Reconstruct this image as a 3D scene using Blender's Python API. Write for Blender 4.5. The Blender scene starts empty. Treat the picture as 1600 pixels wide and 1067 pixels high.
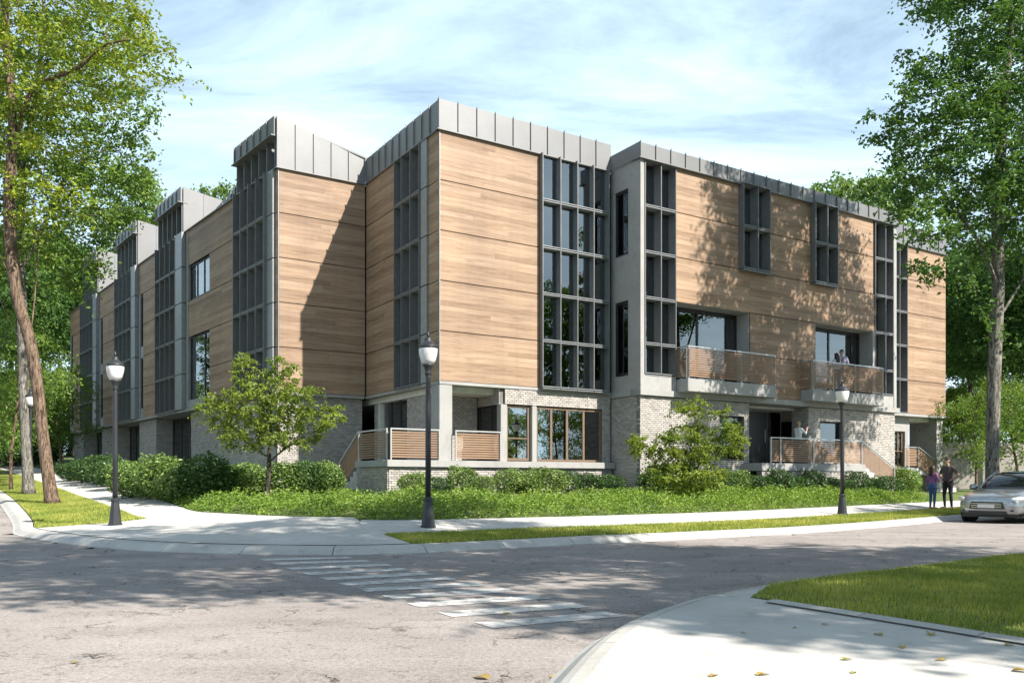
import bpy, bmesh, math, random
import numpy as np
from mathutils import Vector, Matrix, Euler

random.seed(7); np.random.seed(7)
sc = bpy.context.scene
COL = sc.collection
R = math.radians

# ------------------------------------------------------------------ camera
cam_d = bpy.data.cameras.new('camera'); cam = bpy.data.objects.new('camera', cam_d); COL.objects.link(cam)
cam.location = (0, 0, 1.2); cam.rotation_euler = (R(90), 0, 0)
FPX = 1319.0
cam_d.sensor_width = 36.0; cam_d.lens = 36.0*FPX/1600.0
cam_d.shift_y = (750.0-533.5)/1600.0
cam_d.clip_start = 0.05; cam_d.clip_end = 2000
sc.camera = cam

# ------------------------------------------------------------------ light
SUN = Vector((0.88, -0.627, 1.0)).normalized()          # towards the sun
elev = math.asin(SUN.z); azim = math.atan2(SUN.x, SUN.y)
w = bpy.data.worlds.new('World'); sc.world = w; w.use_nodes = True
nt = w.node_tree; nt.nodes.clear()
wo = nt.nodes.new('ShaderNodeOutputWorld'); bg = nt.nodes.new('ShaderNodeBackground')
sky = nt.nodes.new('ShaderNodeTexSky'); sky.sky_type = 'NISHITA'; sky.sun_disc = False
sky.sun_elevation = elev; sky.sun_rotation = azim; sky.air_density = 1.0; sky.dust_density = 0.6; sky.ozone_density = 1.4
tc = nt.nodes.new('ShaderNodeTexCoord'); sep = nt.nodes.new('ShaderNodeSeparateXYZ')
nt.links.new(tc.outputs['Generated'], sep.inputs[0])
mx = nt.nodes.new('ShaderNodeMath'); mx.operation = 'MAXIMUM'; mx.inputs[1].default_value = 0.06
nt.links.new(sep.outputs['Z'], mx.inputs[0])
dv = nt.nodes.new('ShaderNodeVectorMath'); dv.operation = 'DIVIDE'
cmb = nt.nodes.new('ShaderNodeCombineXYZ')
for i in range(3): nt.links.new(mx.outputs[0], cmb.inputs[i])
nt.links.new(tc.outputs['Generated'], dv.inputs[0]); nt.links.new(cmb.outputs[0], dv.inputs[1])
mp = nt.nodes.new('ShaderNodeMapping'); mp.inputs['Scale'].default_value = (0.55, 1.0, 0.0); mp.inputs['Rotation'].default_value = (0, 0, R(20))
nt.links.new(dv.outputs[0], mp.inputs[0])
nz = nt.nodes.new('ShaderNodeTexNoise'); nz.inputs['Scale'].default_value = 1.5; nz.inputs['Detail'].default_value = 9; nz.inputs['Roughness'].default_value = 0.62; nz.inputs['Distortion'].default_value = 0.6
nt.links.new(mp.outputs[0], nz.inputs['Vector'])
rp = nt.nodes.new('ShaderNodeValToRGB'); rp.color_ramp.elements[0].position = 0.36; rp.color_ramp.elements[1].position = 0.68
nt.links.new(nz.outputs['Fac'], rp.inputs[0])
cm = nt.nodes.new('ShaderNodeMath'); cm.operation = 'MULTIPLY_ADD'; cm.inputs[1].default_value = 0.62; cm.use_clamp = True
nt.links.new(rp.outputs[0], cm.inputs[0])
hz = nt.nodes.new('ShaderNodeMath'); hz.operation = 'SUBTRACT'; hz.inputs[0].default_value = 1.0; hz.use_clamp = True; nt.links.new(sep.outputs['Z'], hz.inputs[1])
hp = nt.nodes.new('ShaderNodeMath'); hp.operation = 'POWER'; hp.inputs[1].default_value = 1.7; nt.links.new(hz.outputs[0], hp.inputs[0])
hm_ = nt.nodes.new('ShaderNodeMath'); hm_.operation = 'MULTIPLY'; hm_.inputs[1].default_value = 0.62; nt.links.new(hp.outputs[0], hm_.inputs[0]); nt.links.new(hm_.outputs[0], cm.inputs[2])
mixc = nt.nodes.new('ShaderNodeMixRGB'); mixc.inputs[2].default_value = (8.4, 11.0, 12.6, 1)
nt.links.new(cm.outputs[0], mixc.inputs[0]); nt.links.new(sky.outputs[0], mixc.inputs[1])
nt.links.new(mixc.outputs[0], bg.inputs[0]); bg.inputs[1].default_value = 0.062
nt.links.new(bg.outputs[0], wo.inputs[0])
sl = bpy.data.lights.new('sun', 'SUN'); sl.energy = 5.0; sl.angle = R(0.55); sl.color = (1.0, 0.93, 0.83)
so = bpy.data.objects.new('sun', sl); COL.objects.link(so); so.rotation_euler = SUN.to_track_quat('Z', 'Y').to_euler(); so.location = (20, -20, 40)
sc.view_settings.view_transform = 'Standard'; sc.view_settings.look = 'None'
sc.view_settings.exposure = 1.17; sc.view_settings.gamma = 1.0
sc.cycles.use_denoising = True; sc.cycles.max_bounces = 8; sc.cycles.transparent_max_bounces = 16
sc.cycles.sample_clamp_indirect = 6.0

# ------------------------------------------------------------------ materials
def nodes(name):
    m = bpy.data.materials.new(name); m.use_nodes = True
    t = m.node_tree; b = t.nodes['Principled BSDF']
    return m, t, b
def ramp(t, cols, pos=None):
    r = t.nodes.new('ShaderNodeValToRGB'); e = r.color_ramp.elements
    n = len(cols)
    while len(e) < n: e.new(0.5)
    for i, c in enumerate(cols):
        e[i].position = pos[i] if pos else i/(n-1); e[i].color = (*c, 1)
    return r
def noise(t, scale, detail=5, rough=0.6, vec=None, dist=0.0):
    n = t.nodes.new('ShaderNodeTexNoise'); n.inputs['Scale'].default_value = scale
    n.inputs['Detail'].default_value = detail; n.inputs['Roughness'].default_value = rough; n.inputs['Distortion'].default_value = dist
    if vec is not None: t.links.new(vec, n.inputs['Vector'])
    return n
def objco(t, scale=(1,1,1), kind='Object'):
    c = t.nodes.new('ShaderNodeTexCoord'); m = t.nodes.new('ShaderNodeMapping'); m.inputs['Scale'].default_value = scale
    t.links.new(c.outputs[kind], m.inputs[0]); return m.outputs[0]
def geoco(t, scale=(1,1,1)):
    c = t.nodes.new('ShaderNodeNewGeometry'); m = t.nodes.new('ShaderNodeMapping'); m.inputs['Scale'].default_value = scale
    t.links.new(c.outputs['Position'], m.inputs[0]); return m.outputs[0]
def bump(t, b, h, strength=0.3, dist=0.01):
    n = t.nodes.new('ShaderNodeBump'); n.inputs['Strength'].default_value = strength; n.inputs['Distance'].default_value = dist
    t.links.new(h, n.inputs['Height']); t.links.new(n.outputs[0], b.inputs['Normal'])
def mixrgb(t, fac, a, b, mode='MIX'):
    m = t.nodes.new('ShaderNodeMixRGB'); m.blend_type = mode
    for i, x in ((0, fac), (1, a), (2, b)):
        if isinstance(x, (int, float)): m.inputs[i].default_value = x
        elif isinstance(x, tuple): m.inputs[i].default_value = (*x, 1)
        else: t.links.new(x, m.inputs[i])
    return m.outputs[0]
def m_speckle(name, c1, c2, scale=3, rough=0.7, metal=0.0, bs=0.15, bd=0.004, fine=60, spec=0.5):
    m, t, b = nodes(name); v = geoco(t)
    n = noise(t, scale, 6, 0.65, v); r = ramp(t, [c1, c2], [0.3, 0.7]); t.links.new(n.outputs['Fac'], r.inputs[0])
    n2 = noise(t, fine, 3, 0.6, v)
    r2 = ramp(t, [(0.82,)*3, (1.1,)*3], [0.3, 0.7]); t.links.new(n2.outputs['Fac'], r2.inputs[0])
    t.links.new(mixrgb(t, 1.0, r.outputs[0], r2.outputs[0], 'MULTIPLY'), b.inputs['Base Color'])
    b.inputs['Roughness'].default_value = rough; b.inputs['Metallic'].default_value = metal; b.inputs['Specular IOR Level'].default_value = spec
    if bs: bump(t, b, n2.outputs['Fac'], bs, bd)
    return m
def m_wood(name, cols, rough=0.6):
    m, t, b = nodes(name)
    g = t.nodes.new('ShaderNodeNewGeometry')
    r = ramp(t, cols); t.links.new(g.outputs['Random Per Island'], r.inputs[0])
    co = t.nodes.new('ShaderNodeTexCoord')
    sx = t.nodes.new('ShaderNodeMapping'); sx.inputs['Scale'].default_value = (0.7, 5, 11)
    # every board shifts the grain by its own random number
    ad = t.nodes.new('ShaderNodeVectorMath'); ad.operation = 'ADD'
    cb = t.nodes.new('ShaderNodeCombineXYZ'); ml = t.nodes.new('ShaderNodeMath'); ml.operation = 'MULTIPLY'; ml.inputs[1].default_value = 37.0
    t.links.new(g.outputs['Random Per Island'], ml.inputs[0]); t.links.new(ml.outputs[0], cb.inputs[0]); t.links.new(ml.outputs[0], cb.inputs[2])
    t.links.new(co.outputs['Object'], ad.inputs[0]); t.links.new(cb.outputs[0], ad.inputs[1]); t.links.new(ad.outputs[0], sx.inputs[0])
    n = noise(t, 1.3, 7, 0.65, sx.outputs[0], 0.7)
    r2 = ramp(t, [(0.66, 0.60, 0.56), (0.97, 0.96, 0.95), (1.12, 1.1, 1.07)], [0.30, 0.5, 0.72]); t.links.new(n.outputs['Fac'], r2.inputs[0])
    n3 = noise(t, 0.35, 3, 0.5, geoco(t))
    r3 = ramp(t, [(0.86, 0.85, 0.86), (1.08, 1.05, 1.02)], [0.35, 0.65]); t.links.new(n3.outputs['Fac'], r3.inputs[0])
    c = mixrgb(t, 1.0, r.outputs[0], r2.outputs[0], 'MULTIPLY'); c = mixrgb(t, 1.0, c, r3.outputs[0], 'MULTIPLY')
    ns = noise(t, 1.0, 5, 0.7, geoco(t, (2.6, 2.6, 0.16))); rs = ramp(t, [(0.82, 0.81, 0.81), (1.03,)*3], [0.33, 0.55]); t.links.new(ns.outputs['Fac'], rs.inputs[0]); c = mixrgb(t, 0.35, c, rs.outputs[0], 'MULTIPLY')
    t.links.new(c, b.inputs['Base Color']); b.inputs['Roughness'].default_value = rough
    b.inputs['Specular IOR Level'].default_value = 0.3
    bump(t, b, n.outputs['Fac'], 0.25, 0.004)
    return m
def m_island(name, cols, rough=0.8, fine=40, bs=0.4, spec=0.3):
    m, t, b = nodes(name); g = t.nodes.new('ShaderNodeNewGeometry')
    r = ramp(t, cols); t.links.new(g.outputs['Random Per Island'], r.inputs[0])
    n2 = noise(t, fine, 4, 0.6, geoco(t)); r2 = ramp(t, [(0.75,)*3, (1.12,)*3], [0.3, 0.7]); t.links.new(n2.outputs['Fac'], r2.inputs[0])
    t.links.new(mixrgb(t, 1.0, r.outputs[0], r2.outputs[0], 'MULTIPLY'), b.inputs['Base Color'])
    b.inputs['Roughness'].default_value = rough; b.inputs['Specular IOR Level'].default_value = spec
    if bs: bump(t, b, n2.outputs['Fac'], bs, 0.004)
    return m
def m_leaf(name, cols, trans=0.35, rough=0.5, clump=0.8):
    m = bpy.data.materials.new(name); m.use_nodes = True; t = m.node_tree; b = t.nodes['Principled BSDF']; out = t.nodes['Material Output']
    g = t.nodes.new('ShaderNodeNewGeometry'); r = ramp(t, cols); 
    n = noise(t, clump, 2, 0.5, geoco(t))
    a = t.nodes.new('ShaderNodeMath'); a.operation = 'MULTIPLY_ADD'; a.inputs[1].default_value = 0.55
    t.links.new(g.outputs['Random Per Island'], a.inputs[0])
    s = t.nodes.new('ShaderNodeMath'); s.operation = 'MULTIPLY_ADD'; s.inputs[1].default_value = 1.4; s.inputs[2].default_value = -0.47
    t.links.new(n.outputs['Fac'], s.inputs[0]); t.links.new(s.outputs[0], a.inputs[2]); t.links.new(a.outputs[0], r.inputs[0])
    t.links.new(r.outputs[0], b.inputs['Base Color']); b.inputs['Roughness'].default_value = rough; b.inputs['Specular IOR Level'].default_value = 0.35
    tr = t.nodes.new('ShaderNodeBsdfTranslucent'); t.links.new(mixrgb(t, 1.0, r.outputs[0], (1.25, 1.15, 0.5), 'MULTIPLY'), tr.inputs[0])
    mx = t.nodes.new('ShaderNodeMixShader'); mx.inputs[0].default_value = trans
    t.links.new(b.outputs[0], mx.inputs[1]); t.links.new(tr.outputs[0], mx.inputs[2]); t.links.new(mx.outputs[0], out.inputs[0])
    return m
def m_bark(name, c1, c2, sz=(11, 11, 2.0)):
    m, t, b = nodes(name); v = objco(t, sz)
    n = noise(t, 1.6, 8, 0.7, v, 0.8); r = ramp(t, [tuple(x*0.22 for x in c1), c1, c2], [0.38, 0.5, 0.62]); t.links.new(n.outputs['Fac'], r.inputs[0])
    t.links.new(r.outputs[0], b.inputs['Base Color']); b.inputs['Roughness'].default_value = 0.95; b.inputs['Specular IOR Level'].default_value = 0.1
    bump(t, b, n.outputs['Fac'], 1.0, 0.05); return m
def m_plain(name, c, rough=0.5, metal=0.0, spec=0.5, coat=0.0):
    m, t, b = nodes(name); n = noise(t, 5, 4, 0.6, geoco(t)); r = ramp(t, [tuple(x*0.9 for x in c), tuple(min(1, x*1.08) for x in c)], [0.35, 0.65])
    t.links.new(n.outputs['Fac'], r.inputs[0]); t.links.new(r.outputs[0], b.inputs['Base Color'])
    b.inputs['Roughness'].default_value = rough; b.inputs['Metallic'].default_value = metal; b.inputs['Specular IOR Level'].default_value = spec
    b.inputs['Coat Weight'].default_value = coat; b.inputs['Coat Roughness'].default_value = 0.05
    return m
def m_glass(name, tint=(0.88, 0.91, 0.92), ior=1.75, base=0.13):
    m = bpy.data.materials.new(name); m.use_nodes = True; t = m.node_tree; t.nodes.remove(t.nodes['Principled BSDF']); out = t.nodes['Material Output']
    tr = t.nodes.new('ShaderNodeBsdfTransparent'); tr.inputs[0].default_value = (*tint, 1)
    gl = t.nodes.new('ShaderNodeBsdfGlossy'); gl.inputs['Roughness'].default_value = 0.004; gl.inputs[0].default_value = (0.95, 0.98, 1, 1)
    fr = t.nodes.new('ShaderNodeFresnel'); fr.inputs[0].default_value = ior
    n = noise(t, 0.7, 2, 0.5, geoco(t)); bp = t.nodes.new('ShaderNodeBump'); bp.inputs['Strength'].default_value = 0.004; bp.inputs['Distance'].default_value = 0.05
    t.links.new(n.outputs['Fac'], bp.inputs['Height']); t.links.new(bp.outputs[0], gl.inputs['Normal'])
    ad = t.nodes.new('ShaderNodeMath'); ad.operation = 'ADD'; ad.inputs[1].default_value = base; ad.use_clamp = True
    t.links.new(fr.outputs[0], ad.inputs[0])
    mx = t.nodes.new('ShaderNodeMixShader'); t.links.new(ad.outputs[0], mx.inputs[0]); t.links.new(tr.outputs[0], mx.inputs[1]); t.links.new(gl.outputs[0], mx.inputs[2])
    t.links.new(mx.outputs[0], out.inputs[0]); return m
def m_asphalt():
    m, t, b = nodes('asphalt'); v = geoco(t)
    n = noise(t, 0.5, 6, 0.6, v); r = ramp(t, [(0.25, 0.225, 0.212), (0.355, 0.323, 0.306)], [0.3, 0.7]); t.links.new(n.outputs['Fac'], r.inputs[0])
    nf = noise(t, 90, 3, 0.7, v); rf = ramp(t, [(0.55,)*3, (1.22,)*3], [0.3, 0.7]); t.links.new(nf.outputs['Fac'], rf.inputs[0])
    # cracks: cell borders of a warped voronoi, kept only where a broad noise allows them
    nw = noise(t, 1.6, 5, 0.7, v); wv = t.nodes.new('ShaderNodeVectorMath'); wv.operation = 'MULTIPLY_ADD'; wv.inputs[1].default_value = (0.9, 0.9, 0.0)
    t.links.new(nw.outputs['Color'], wv.inputs[0]); t.links.new(v, wv.inputs[2])
    vo = t.nodes.new('ShaderNodeTexVoronoi'); vo.feature = 'DISTANCE_TO_EDGE'; vo.inputs['Scale'].default_value = 0.95; t.links.new(wv.outputs[0], vo.inputs['Vector'])
    rc = ramp(t, [(0,)*3, (1,)*3], [0.003, 0.014]); t.links.new(vo.outputs['Distance'], rc.inputs[0])
    ng = noise(t, 0.75, 3, 0.6, v); rg = ramp(t, [(0,)*3, (1,)*3], [0.48, 0.6]); t.links.new(ng.outputs['Fac'], rg.inputs[0])
    vo2 = t.nodes.new('ShaderNodeTexVoronoi'); vo2.feature = 'DISTANCE_TO_EDGE'; vo2.inputs['Scale'].default_value = 3.1; t.links.new(wv.outputs[0], vo2.inputs['Vector'])
    rc2 = ramp(t, [(0,)*3, (1,)*3], [0.004, 0.02]); t.links.new(vo2.outputs['Distance'], rc2.inputs[0])
    ng2 = noise(t, 1.9, 4, 0.7, v); rg2 = ramp(t, [(1,)*3, (0,)*3], [0.47, 0.60]); rg2.color_ramp.elements[0].color = (1, 1, 1, 1); t.links.new(ng2.outputs['Fac'], rg2.inputs[0])
    fine2 = t.nodes.new('ShaderNodeMath'); fine2.operation = 'MAXIMUM'; t.links.new(rc2.outputs[0], fine2.inputs[0]); t.links.new(rg2.outputs[0], fine2.inputs[1])
    inv = t.nodes.new('ShaderNodeMath'); inv.operation = 'SUBTRACT'; inv.inputs[0].default_value = 1; t.links.new(rc.outputs[0], inv.inputs[1])
    ck = t.nodes.new('ShaderNodeMath'); ck.operation = 'MULTIPLY'; t.links.new(inv.outputs[0], ck.inputs[0]); t.links.new(rg.outputs[0], ck.inputs[1])
    nl = noise(t, 1.0, 6, 0.7, geoco(t, (0.28, 1.1, 1))); rl = ramp(t, [(0.84, 0.83, 0.83), (1.05,)*3], [0.36, 0.6]); t.links.new(nl.outputs['Fac'], rl.inputs[0])
    no = noise(t, 2.4, 3, 0.5, v); ro = ramp(t, [(0.7,)*3, (1,)*3], [0.22, 0.27]); t.links.new(no.outputs['Fac'], ro.inputs[0])
    c = mixrgb(t, 1.0, r.outputs[0], rf.outputs[0], 'MULTIPLY'); c = mixrgb(t, 1.0, c, rl.outputs[0], 'MULTIPLY'); c = mixrgb(t, 0.8, c, ro.outputs[0], 'MULTIPLY'); ng3 = noise(t, 28, 4, 0.75, v); rg3 = ramp(t, [(0.72,)*3, (1.12,)*3], [0.36, 0.58]); t.links.new(ng3.outputs['Fac'], rg3.inputs[0]); c = mixrgb(t, 1.0, c, rg3.outputs[0], 'MULTIPLY'); c = mixrgb(t, 1.0, c, mixrgb(t, fine2.outputs[0], (0.35, 0.34, 0.33), (1, 1, 1)), 'MULTIPLY'); c = mixrgb(t, ck.outputs[0], c, (0.03, 0.028, 0.027))
    t.links.new(c, b.inputs['Base Color']); b.inputs['Roughness'].default_value = 0.88; b.inputs['Specular IOR Level'].default_value = 0.2
    h = t.nodes.new('ShaderNodeMath'); h.operation = 'MULTIPLY_ADD'; h.inputs[1].default_value = -4.0; t.links.new(ck.outputs[0], h.inputs[0]); t.links.new(nf.outputs['Fac'], h.inputs[2])
    bump(t, b, h.outputs[0], 0.45, 0.006); return m
def m_concrete(name, c1, c2, joints=None):
    m, t, b = nodes(name); v = geoco(t)
    n = noise(t, 0.9, 7, 0.65, v); r = ramp(t, [c1, c2], [0.3, 0.7]); t.links.new(n.outputs['Fac'], r.inputs[0])
    nf = noise(t, 70, 3, 0.6, v); rf = ramp(t, [(0.86,)*3, (1.08,)*3], [0.3, 0.7]); t.links.new(nf.outputs['Fac'], rf.inputs[0])
    ns = noise(t, 3.5, 5, 0.7, v); rs = ramp(t, [(0.8, 0.79, 0.77), (1,)*3], [0.28, 0.45]); t.links.new(ns.outputs['Fac'], rs.inputs[0])
    c = mixrgb(t, 1.0, r.outputs[0], rf.outputs[0], 'MULTIPLY'); c = mixrgb(t, 1.0, c, rs.outputs[0], 'MULTIPLY')
    t.links.new(c, b.inputs['Base Color']); b.inputs['Roughness'].default_value = 0.85; b.inputs['Specular IOR Level'].default_value = 0.25
    bump(t, b, nf.outputs['Fac'], 0.2, 0.003); return m

M = {}
M['asphalt'] = m_asphalt()
M['paving'] = m_concrete('paving_concrete', (0.40, 0.385, 0.36), (0.52, 0.505, 0.48))
M['kerb'] = m_concrete('kerb_concrete', (0.36, 0.345, 0.32), (0.47, 0.455, 0.43))
M['concrete'] = m_concrete('facade_concrete', (0.27, 0.268, 0.265), (0.34, 0.335, 0.33))
def m_paint():
    m, t, b = nodes('road_paint'); v = geoco(t); n = noise(t, 5, 9, 0.78, v); r = ramp(t, [(0.24, 0.222, 0.212), (0.47, 0.46, 0.445), (0.60, 0.59, 0.575)], [0.40, 0.49, 0.66]); t.links.new(n.outputs['Fac'], r.inputs[0])
    nf = noise(t, 90, 3, 0.7, v); rf = ramp(t, [(0.78,)*3, (1.1,)*3], [0.3, 0.7]); t.links.new(nf.outputs['Fac'], rf.inputs[0]); t.links.new(mixrgb(t, 1.0, r.outputs[0], rf.outputs[0], 'MULTIPLY'), b.inputs['Base Color'])
    b.inputs['Roughness'].default_value = 0.8; bump(t, b, nf.outputs['Fac'], 0.3, 0.004); return m
M['paint'] = m_paint()
M['soil'] = m_speckle('soil', (0.035, 0.026, 0.016), (0.075, 0.06, 0.035), 4, 0.95, bs=0.8, bd=0.02)
M['turf'] = m_speckle('turf_soil', (0.055, 0.085, 0.016), (0.12, 0.16, 0.04), 2.2, 0.95, bs=0.8, bd=0.02)
WCOL = [(0.208, 0.141, 0.095), (0.309, 0.218, 0.152), (0.349, 0.254, 0.181), (0.236, 0.161, 0.108), (0.34, 0.244, 0.173), (0.275, 0.191, 0.131), (0.36, 0.265, 0.19), (0.25, 0.172, 0.116), (0.32, 0.227, 0.158)]
M['wood'] = m_wood('cedar_boards', WCOL)
M['slat'] = m_wood('railing_wood', [(0.21, 0.14, 0.095), (0.28, 0.19, 0.13), (0.245, 0.163, 0.11)])
M['zinc'] = m_speckle('parapet_zinc', (0.165, 0.167, 0.172), (0.195, 0.197, 0.202), 0.8, 0.45, 0.25, bs=0.03, bd=0.002)
M['fin'] = m_plain('fin_metal', (0.155, 0.158, 0.163), 0.45, 0.3)
M['fin_light'] = m_plain('trim_metal', (0.26, 0.27, 0.285), 0.45, 0.3)
M['frame'] = m_plain('window_frame_black', (0.018, 0.018, 0.02), 0.45)
M['bronze'] = m_plain('window_frame_bronze', (0.16, 0.11, 0.075), 0.45)
M['rail'] = m_plain('rail_metal', (0.42, 0.42, 0.42), 0.4, 0.5)
M['glass'] = m_glass('window_glass')
M['brick'] = m_island('grey_brick', [(0.335, 0.313, 0.293), (0.432, 0.409, 0.383), (0.389, 0.364, 0.340), (0.302, 0.281, 0.263), (0.464, 0.441, 0.416)])
M['mortar'] = m_speckle('mortar', (0.13, 0.122, 0.115), (0.18, 0.17, 0.162), 6, 0.95)
M['room'] = m_plain('room_plaster', (0.55, 0.53, 0.49), 0.9)
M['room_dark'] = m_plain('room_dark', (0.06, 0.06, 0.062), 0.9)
M['roomfloor'] = m_plain('room_floor', (0.22, 0.15, 0.095), 0.6)
M['cream'] = m_plain('cream_plaster', (0.62, 0.50, 0.33), 0.8)
M['blind'] = m_plain('blind_cloth', (0.55, 0.54, 0.52), 0.9)
M['lamp'] = m_plain('lamp_iron', (0.035, 0.037, 0.042), 0.45, 0.4)
M['opal'] = m_plain('lamp_opal', (0.62, 0.61, 0.60), 0.3)
M['bark_brown'] = m_bark('bark_brown', (0.15, 0.105, 0.075), (0.25, 0.19, 0.145))
M['bark_grey'] = m_bark('bark_grey', (0.15, 0.14, 0.12), (0.29, 0.275, 0.245))
M['bark_dark'] = m_bark('bark_dark', (0.07, 0.06, 0.05), (0.15, 0.13, 0.11))
M['leaf_bright'] = m_leaf('leaf_bright', [(0.085, 0.155, 0.018), (0.197, 0.273, 0.026), (0.361, 0.399, 0.033)])
M['leaf_mid'] = m_leaf('leaf_mid', [(0.053, 0.112, 0.019), (0.109, 0.200, 0.032), (0.211, 0.304, 0.048)])
M['leaf_deep'] = m_leaf('leaf_deep', [(0.034, 0.085, 0.024), (0.071, 0.156, 0.037), (0.140, 0.246, 0.051)])
M['leaf_pale'] = m_leaf('leaf_pale', [(0.078, 0.150, 0.039), (0.143, 0.234, 0.058), (0.234, 0.332, 0.091)])
M['leaf_orn'] = m_leaf('leaf_ornamental', [(0.078, 0.132, 0.022), (0.171, 0.240, 0.037), (0.296, 0.358, 0.062)], 0.4, clump=1.6)
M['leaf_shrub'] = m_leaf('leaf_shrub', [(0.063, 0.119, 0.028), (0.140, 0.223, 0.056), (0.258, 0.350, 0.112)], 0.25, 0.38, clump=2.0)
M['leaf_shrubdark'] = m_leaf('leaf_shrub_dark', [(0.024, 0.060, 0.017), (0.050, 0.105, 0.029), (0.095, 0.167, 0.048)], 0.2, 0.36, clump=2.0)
M['leaf_cover'] = m_leaf('leaf_cover', [(0.069, 0.142, 0.019), (0.165, 0.270, 0.038), (0.288, 0.384, 0.071)], 0.3, clump=1.3)
M['grass'] = m_leaf('grass_blades', [(0.133, 0.197, 0.031), (0.294, 0.345, 0.065), (0.513, 0.483, 0.138)], 0.35, clump=0.9)
M['dry'] = m_leaf('dry_leaf', [(0.22, 0.13, 0.04), (0.34, 0.25, 0.06), (0.20, 0.24, 0.06)], 0.2)
M['garden'] = m_concrete('garden_wall', (0.24, 0.22, 0.20), (0.30, 0.28, 0.26))

# ------------------------------------------------------------------ mesh helpers
I4 = Matrix.Identity(4)
def T3(x, y, z): return Matrix.Translation((x, y, z))
def link(o, parent=None, mat=None):
    COL.objects.link(o)
    if parent is not None: o.parent = parent
    if mat is not None: o.matrix_basis = mat
    return o
def tag(o, label=None, cat=None, group=None, kind=None):
    if label: o['label'] = label
    if cat: o['category'] = cat
    if group: o['group'] = group
    if kind: o['kind'] = kind
    return o
def empty(name, loc=(0,0,0), rz=0, parent=None):
    o = bpy.data.objects.new(name, None); o.empty_display_size = 0.2
    return link(o, parent, T3(*loc) @ Matrix.Rotation(rz, 4, 'Z'))
def mesh_np(name, V, F, mat, smooth=False):
    """V (n,3), F (m,k) with constant k"""
    me = bpy.data.meshes.new(name); V = np.asarray(V, dtype=np.float32); F = np.asarray(F, dtype=np.int32)
    k = F.shape[1]; me.vertices.add(len(V)); me.vertices.foreach_set('co', V.ravel())
    me.loops.add(F.size); me.loops.foreach_set('vertex_index', F.ravel())
    me.polygons.add(len(F)); me.polygons.foreach_set('loop_start', np.arange(0, F.size, k, dtype=np.int32))
    me.polygons.foreach_set('use_smooth', np.full(len(F), bool(smooth)))
    me.update(calc_edges=True); me.validate()
    if mat: me.materials.append(mat)
    return me
class MB:
    def __init__(s): s.v = []; s.f = []; s.m = []; s.cur = 0
    def add(s, vs, fs):
        n = len(s.v); s.v += [tuple(p) for p in vs]; s.f += [tuple(i+n for i in f) for f in fs]; s.m += [s.cur]*len(fs); return s
    def box(s, x0, x1, y0, y1, z0, z1, Mx=None):
        p = [(x, y, z) for z in (z0, z1) for y in (y0, y1) for x in (x0, x1)]
        if Mx is not None: p = [tuple(Mx @ Vector(q)) for q in p]
        return s.add(p, [(0,2,3,1), (4,5,7,6), (0,1,5,4), (2,6,7,3), (0,4,6,2), (1,3,7,5)])
    def prism(s, poly, axis, c0, c1):
        """poly: 2-D points, extruded along axis 'x','y' or 'z'"""
        def mkp(q, c): return {'x': (c, q[0], q[1]), 'y': (q[0], c, q[1]), 'z': (q[0], q[1], c)}[axis]
        n = len(poly); vs = [mkp(q, c0) for q in poly] + [mkp(q, c1) for q in poly]
        return s.add(vs, [tuple(range(n))[::-1], tuple(range(n, 2*n))] + [(i, (i+1) % n, n+(i+1) % n, n+i) for i in range(n)])
    def lathe(s, prof, n=16, Mx=None):
        vs = []; fs = []
        for r, z in prof:
            for i in range(n):
                a = 2*math.pi*i/n; vs.append((r*math.cos(a), r*math.sin(a), z))
        for j in range(len(prof)-1):
            for i in range(n): fs.append((j*n+i, j*n+(i+1) % n, (j+1)*n+(i+1) % n, (j+1)*n+i))
        fs.append(tuple(range(n))[::-1]); k = (len(prof)-1)*n; fs.append(tuple(range(k, k+n)))
        if Mx is not None: vs = [tuple(Mx @ Vector(q)) for q in vs]
        return s.add(vs, fs)
    def tube(s, pts, rad, n=6, closed_ends=True):
        pts = [Vector(p) for p in pts]; vs = []; fs = []
        if isinstance(rad, (int, float)): rad = [rad]*len(pts)
        ref = Vector((0.31, 0.77, 0.55))
        for i, p in enumerate(pts):
            d = (pts[min(i+1, len(pts)-1)]-pts[max(i-1, 0)]).normalized()
            a = d.cross(ref); a = a.normalized() if a.length > 1e-4 else Vector((1, 0, 0)); b = d.cross(a)
            for k in range(n):
                t = 2*math.pi*k/n; vs.append(p+(a*math.cos(t)+b*math.sin(t))*rad[i])
        for i in range(len(pts)-1):
            for k in range(n): fs.append((i*n+k, i*n+(k+1) % n, (i+1)*n+(k+1) % n, (i+1)*n+k))
        if closed_ends:
            fs.append(tuple(range(n))[::-1]); q = (len(pts)-1)*n; fs.append(tuple(range(q, q+n)))
        return s.add(vs, fs)
    def mesh(s, name, mats, smooth=False):
        me = bpy.data.meshes.new(name); me.from_pydata(s.v, [], s.f)
        for m in (mats if isinstance(mats, (list, tuple)) else [mats]): me.materials.append(m)
        me.polygons.foreach_set('material_index', s.m)
        if smooth: me.polygons.foreach_set('use_smooth', [True]*len(s.f))
        bm = bmesh.new(); bm.from_mesh(me); bmesh.ops.recalc_face_normals(bm, faces=bm.faces); bm.to_mesh(me); bm.free()
        me.update(); return me
    def build(s, name, mats, parent=None, Mx=None, smooth=False):
        return link(bpy.data.objects.new(name, s.mesh(name, mats, smooth)), parent, Mx)
_bc = {}
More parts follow.
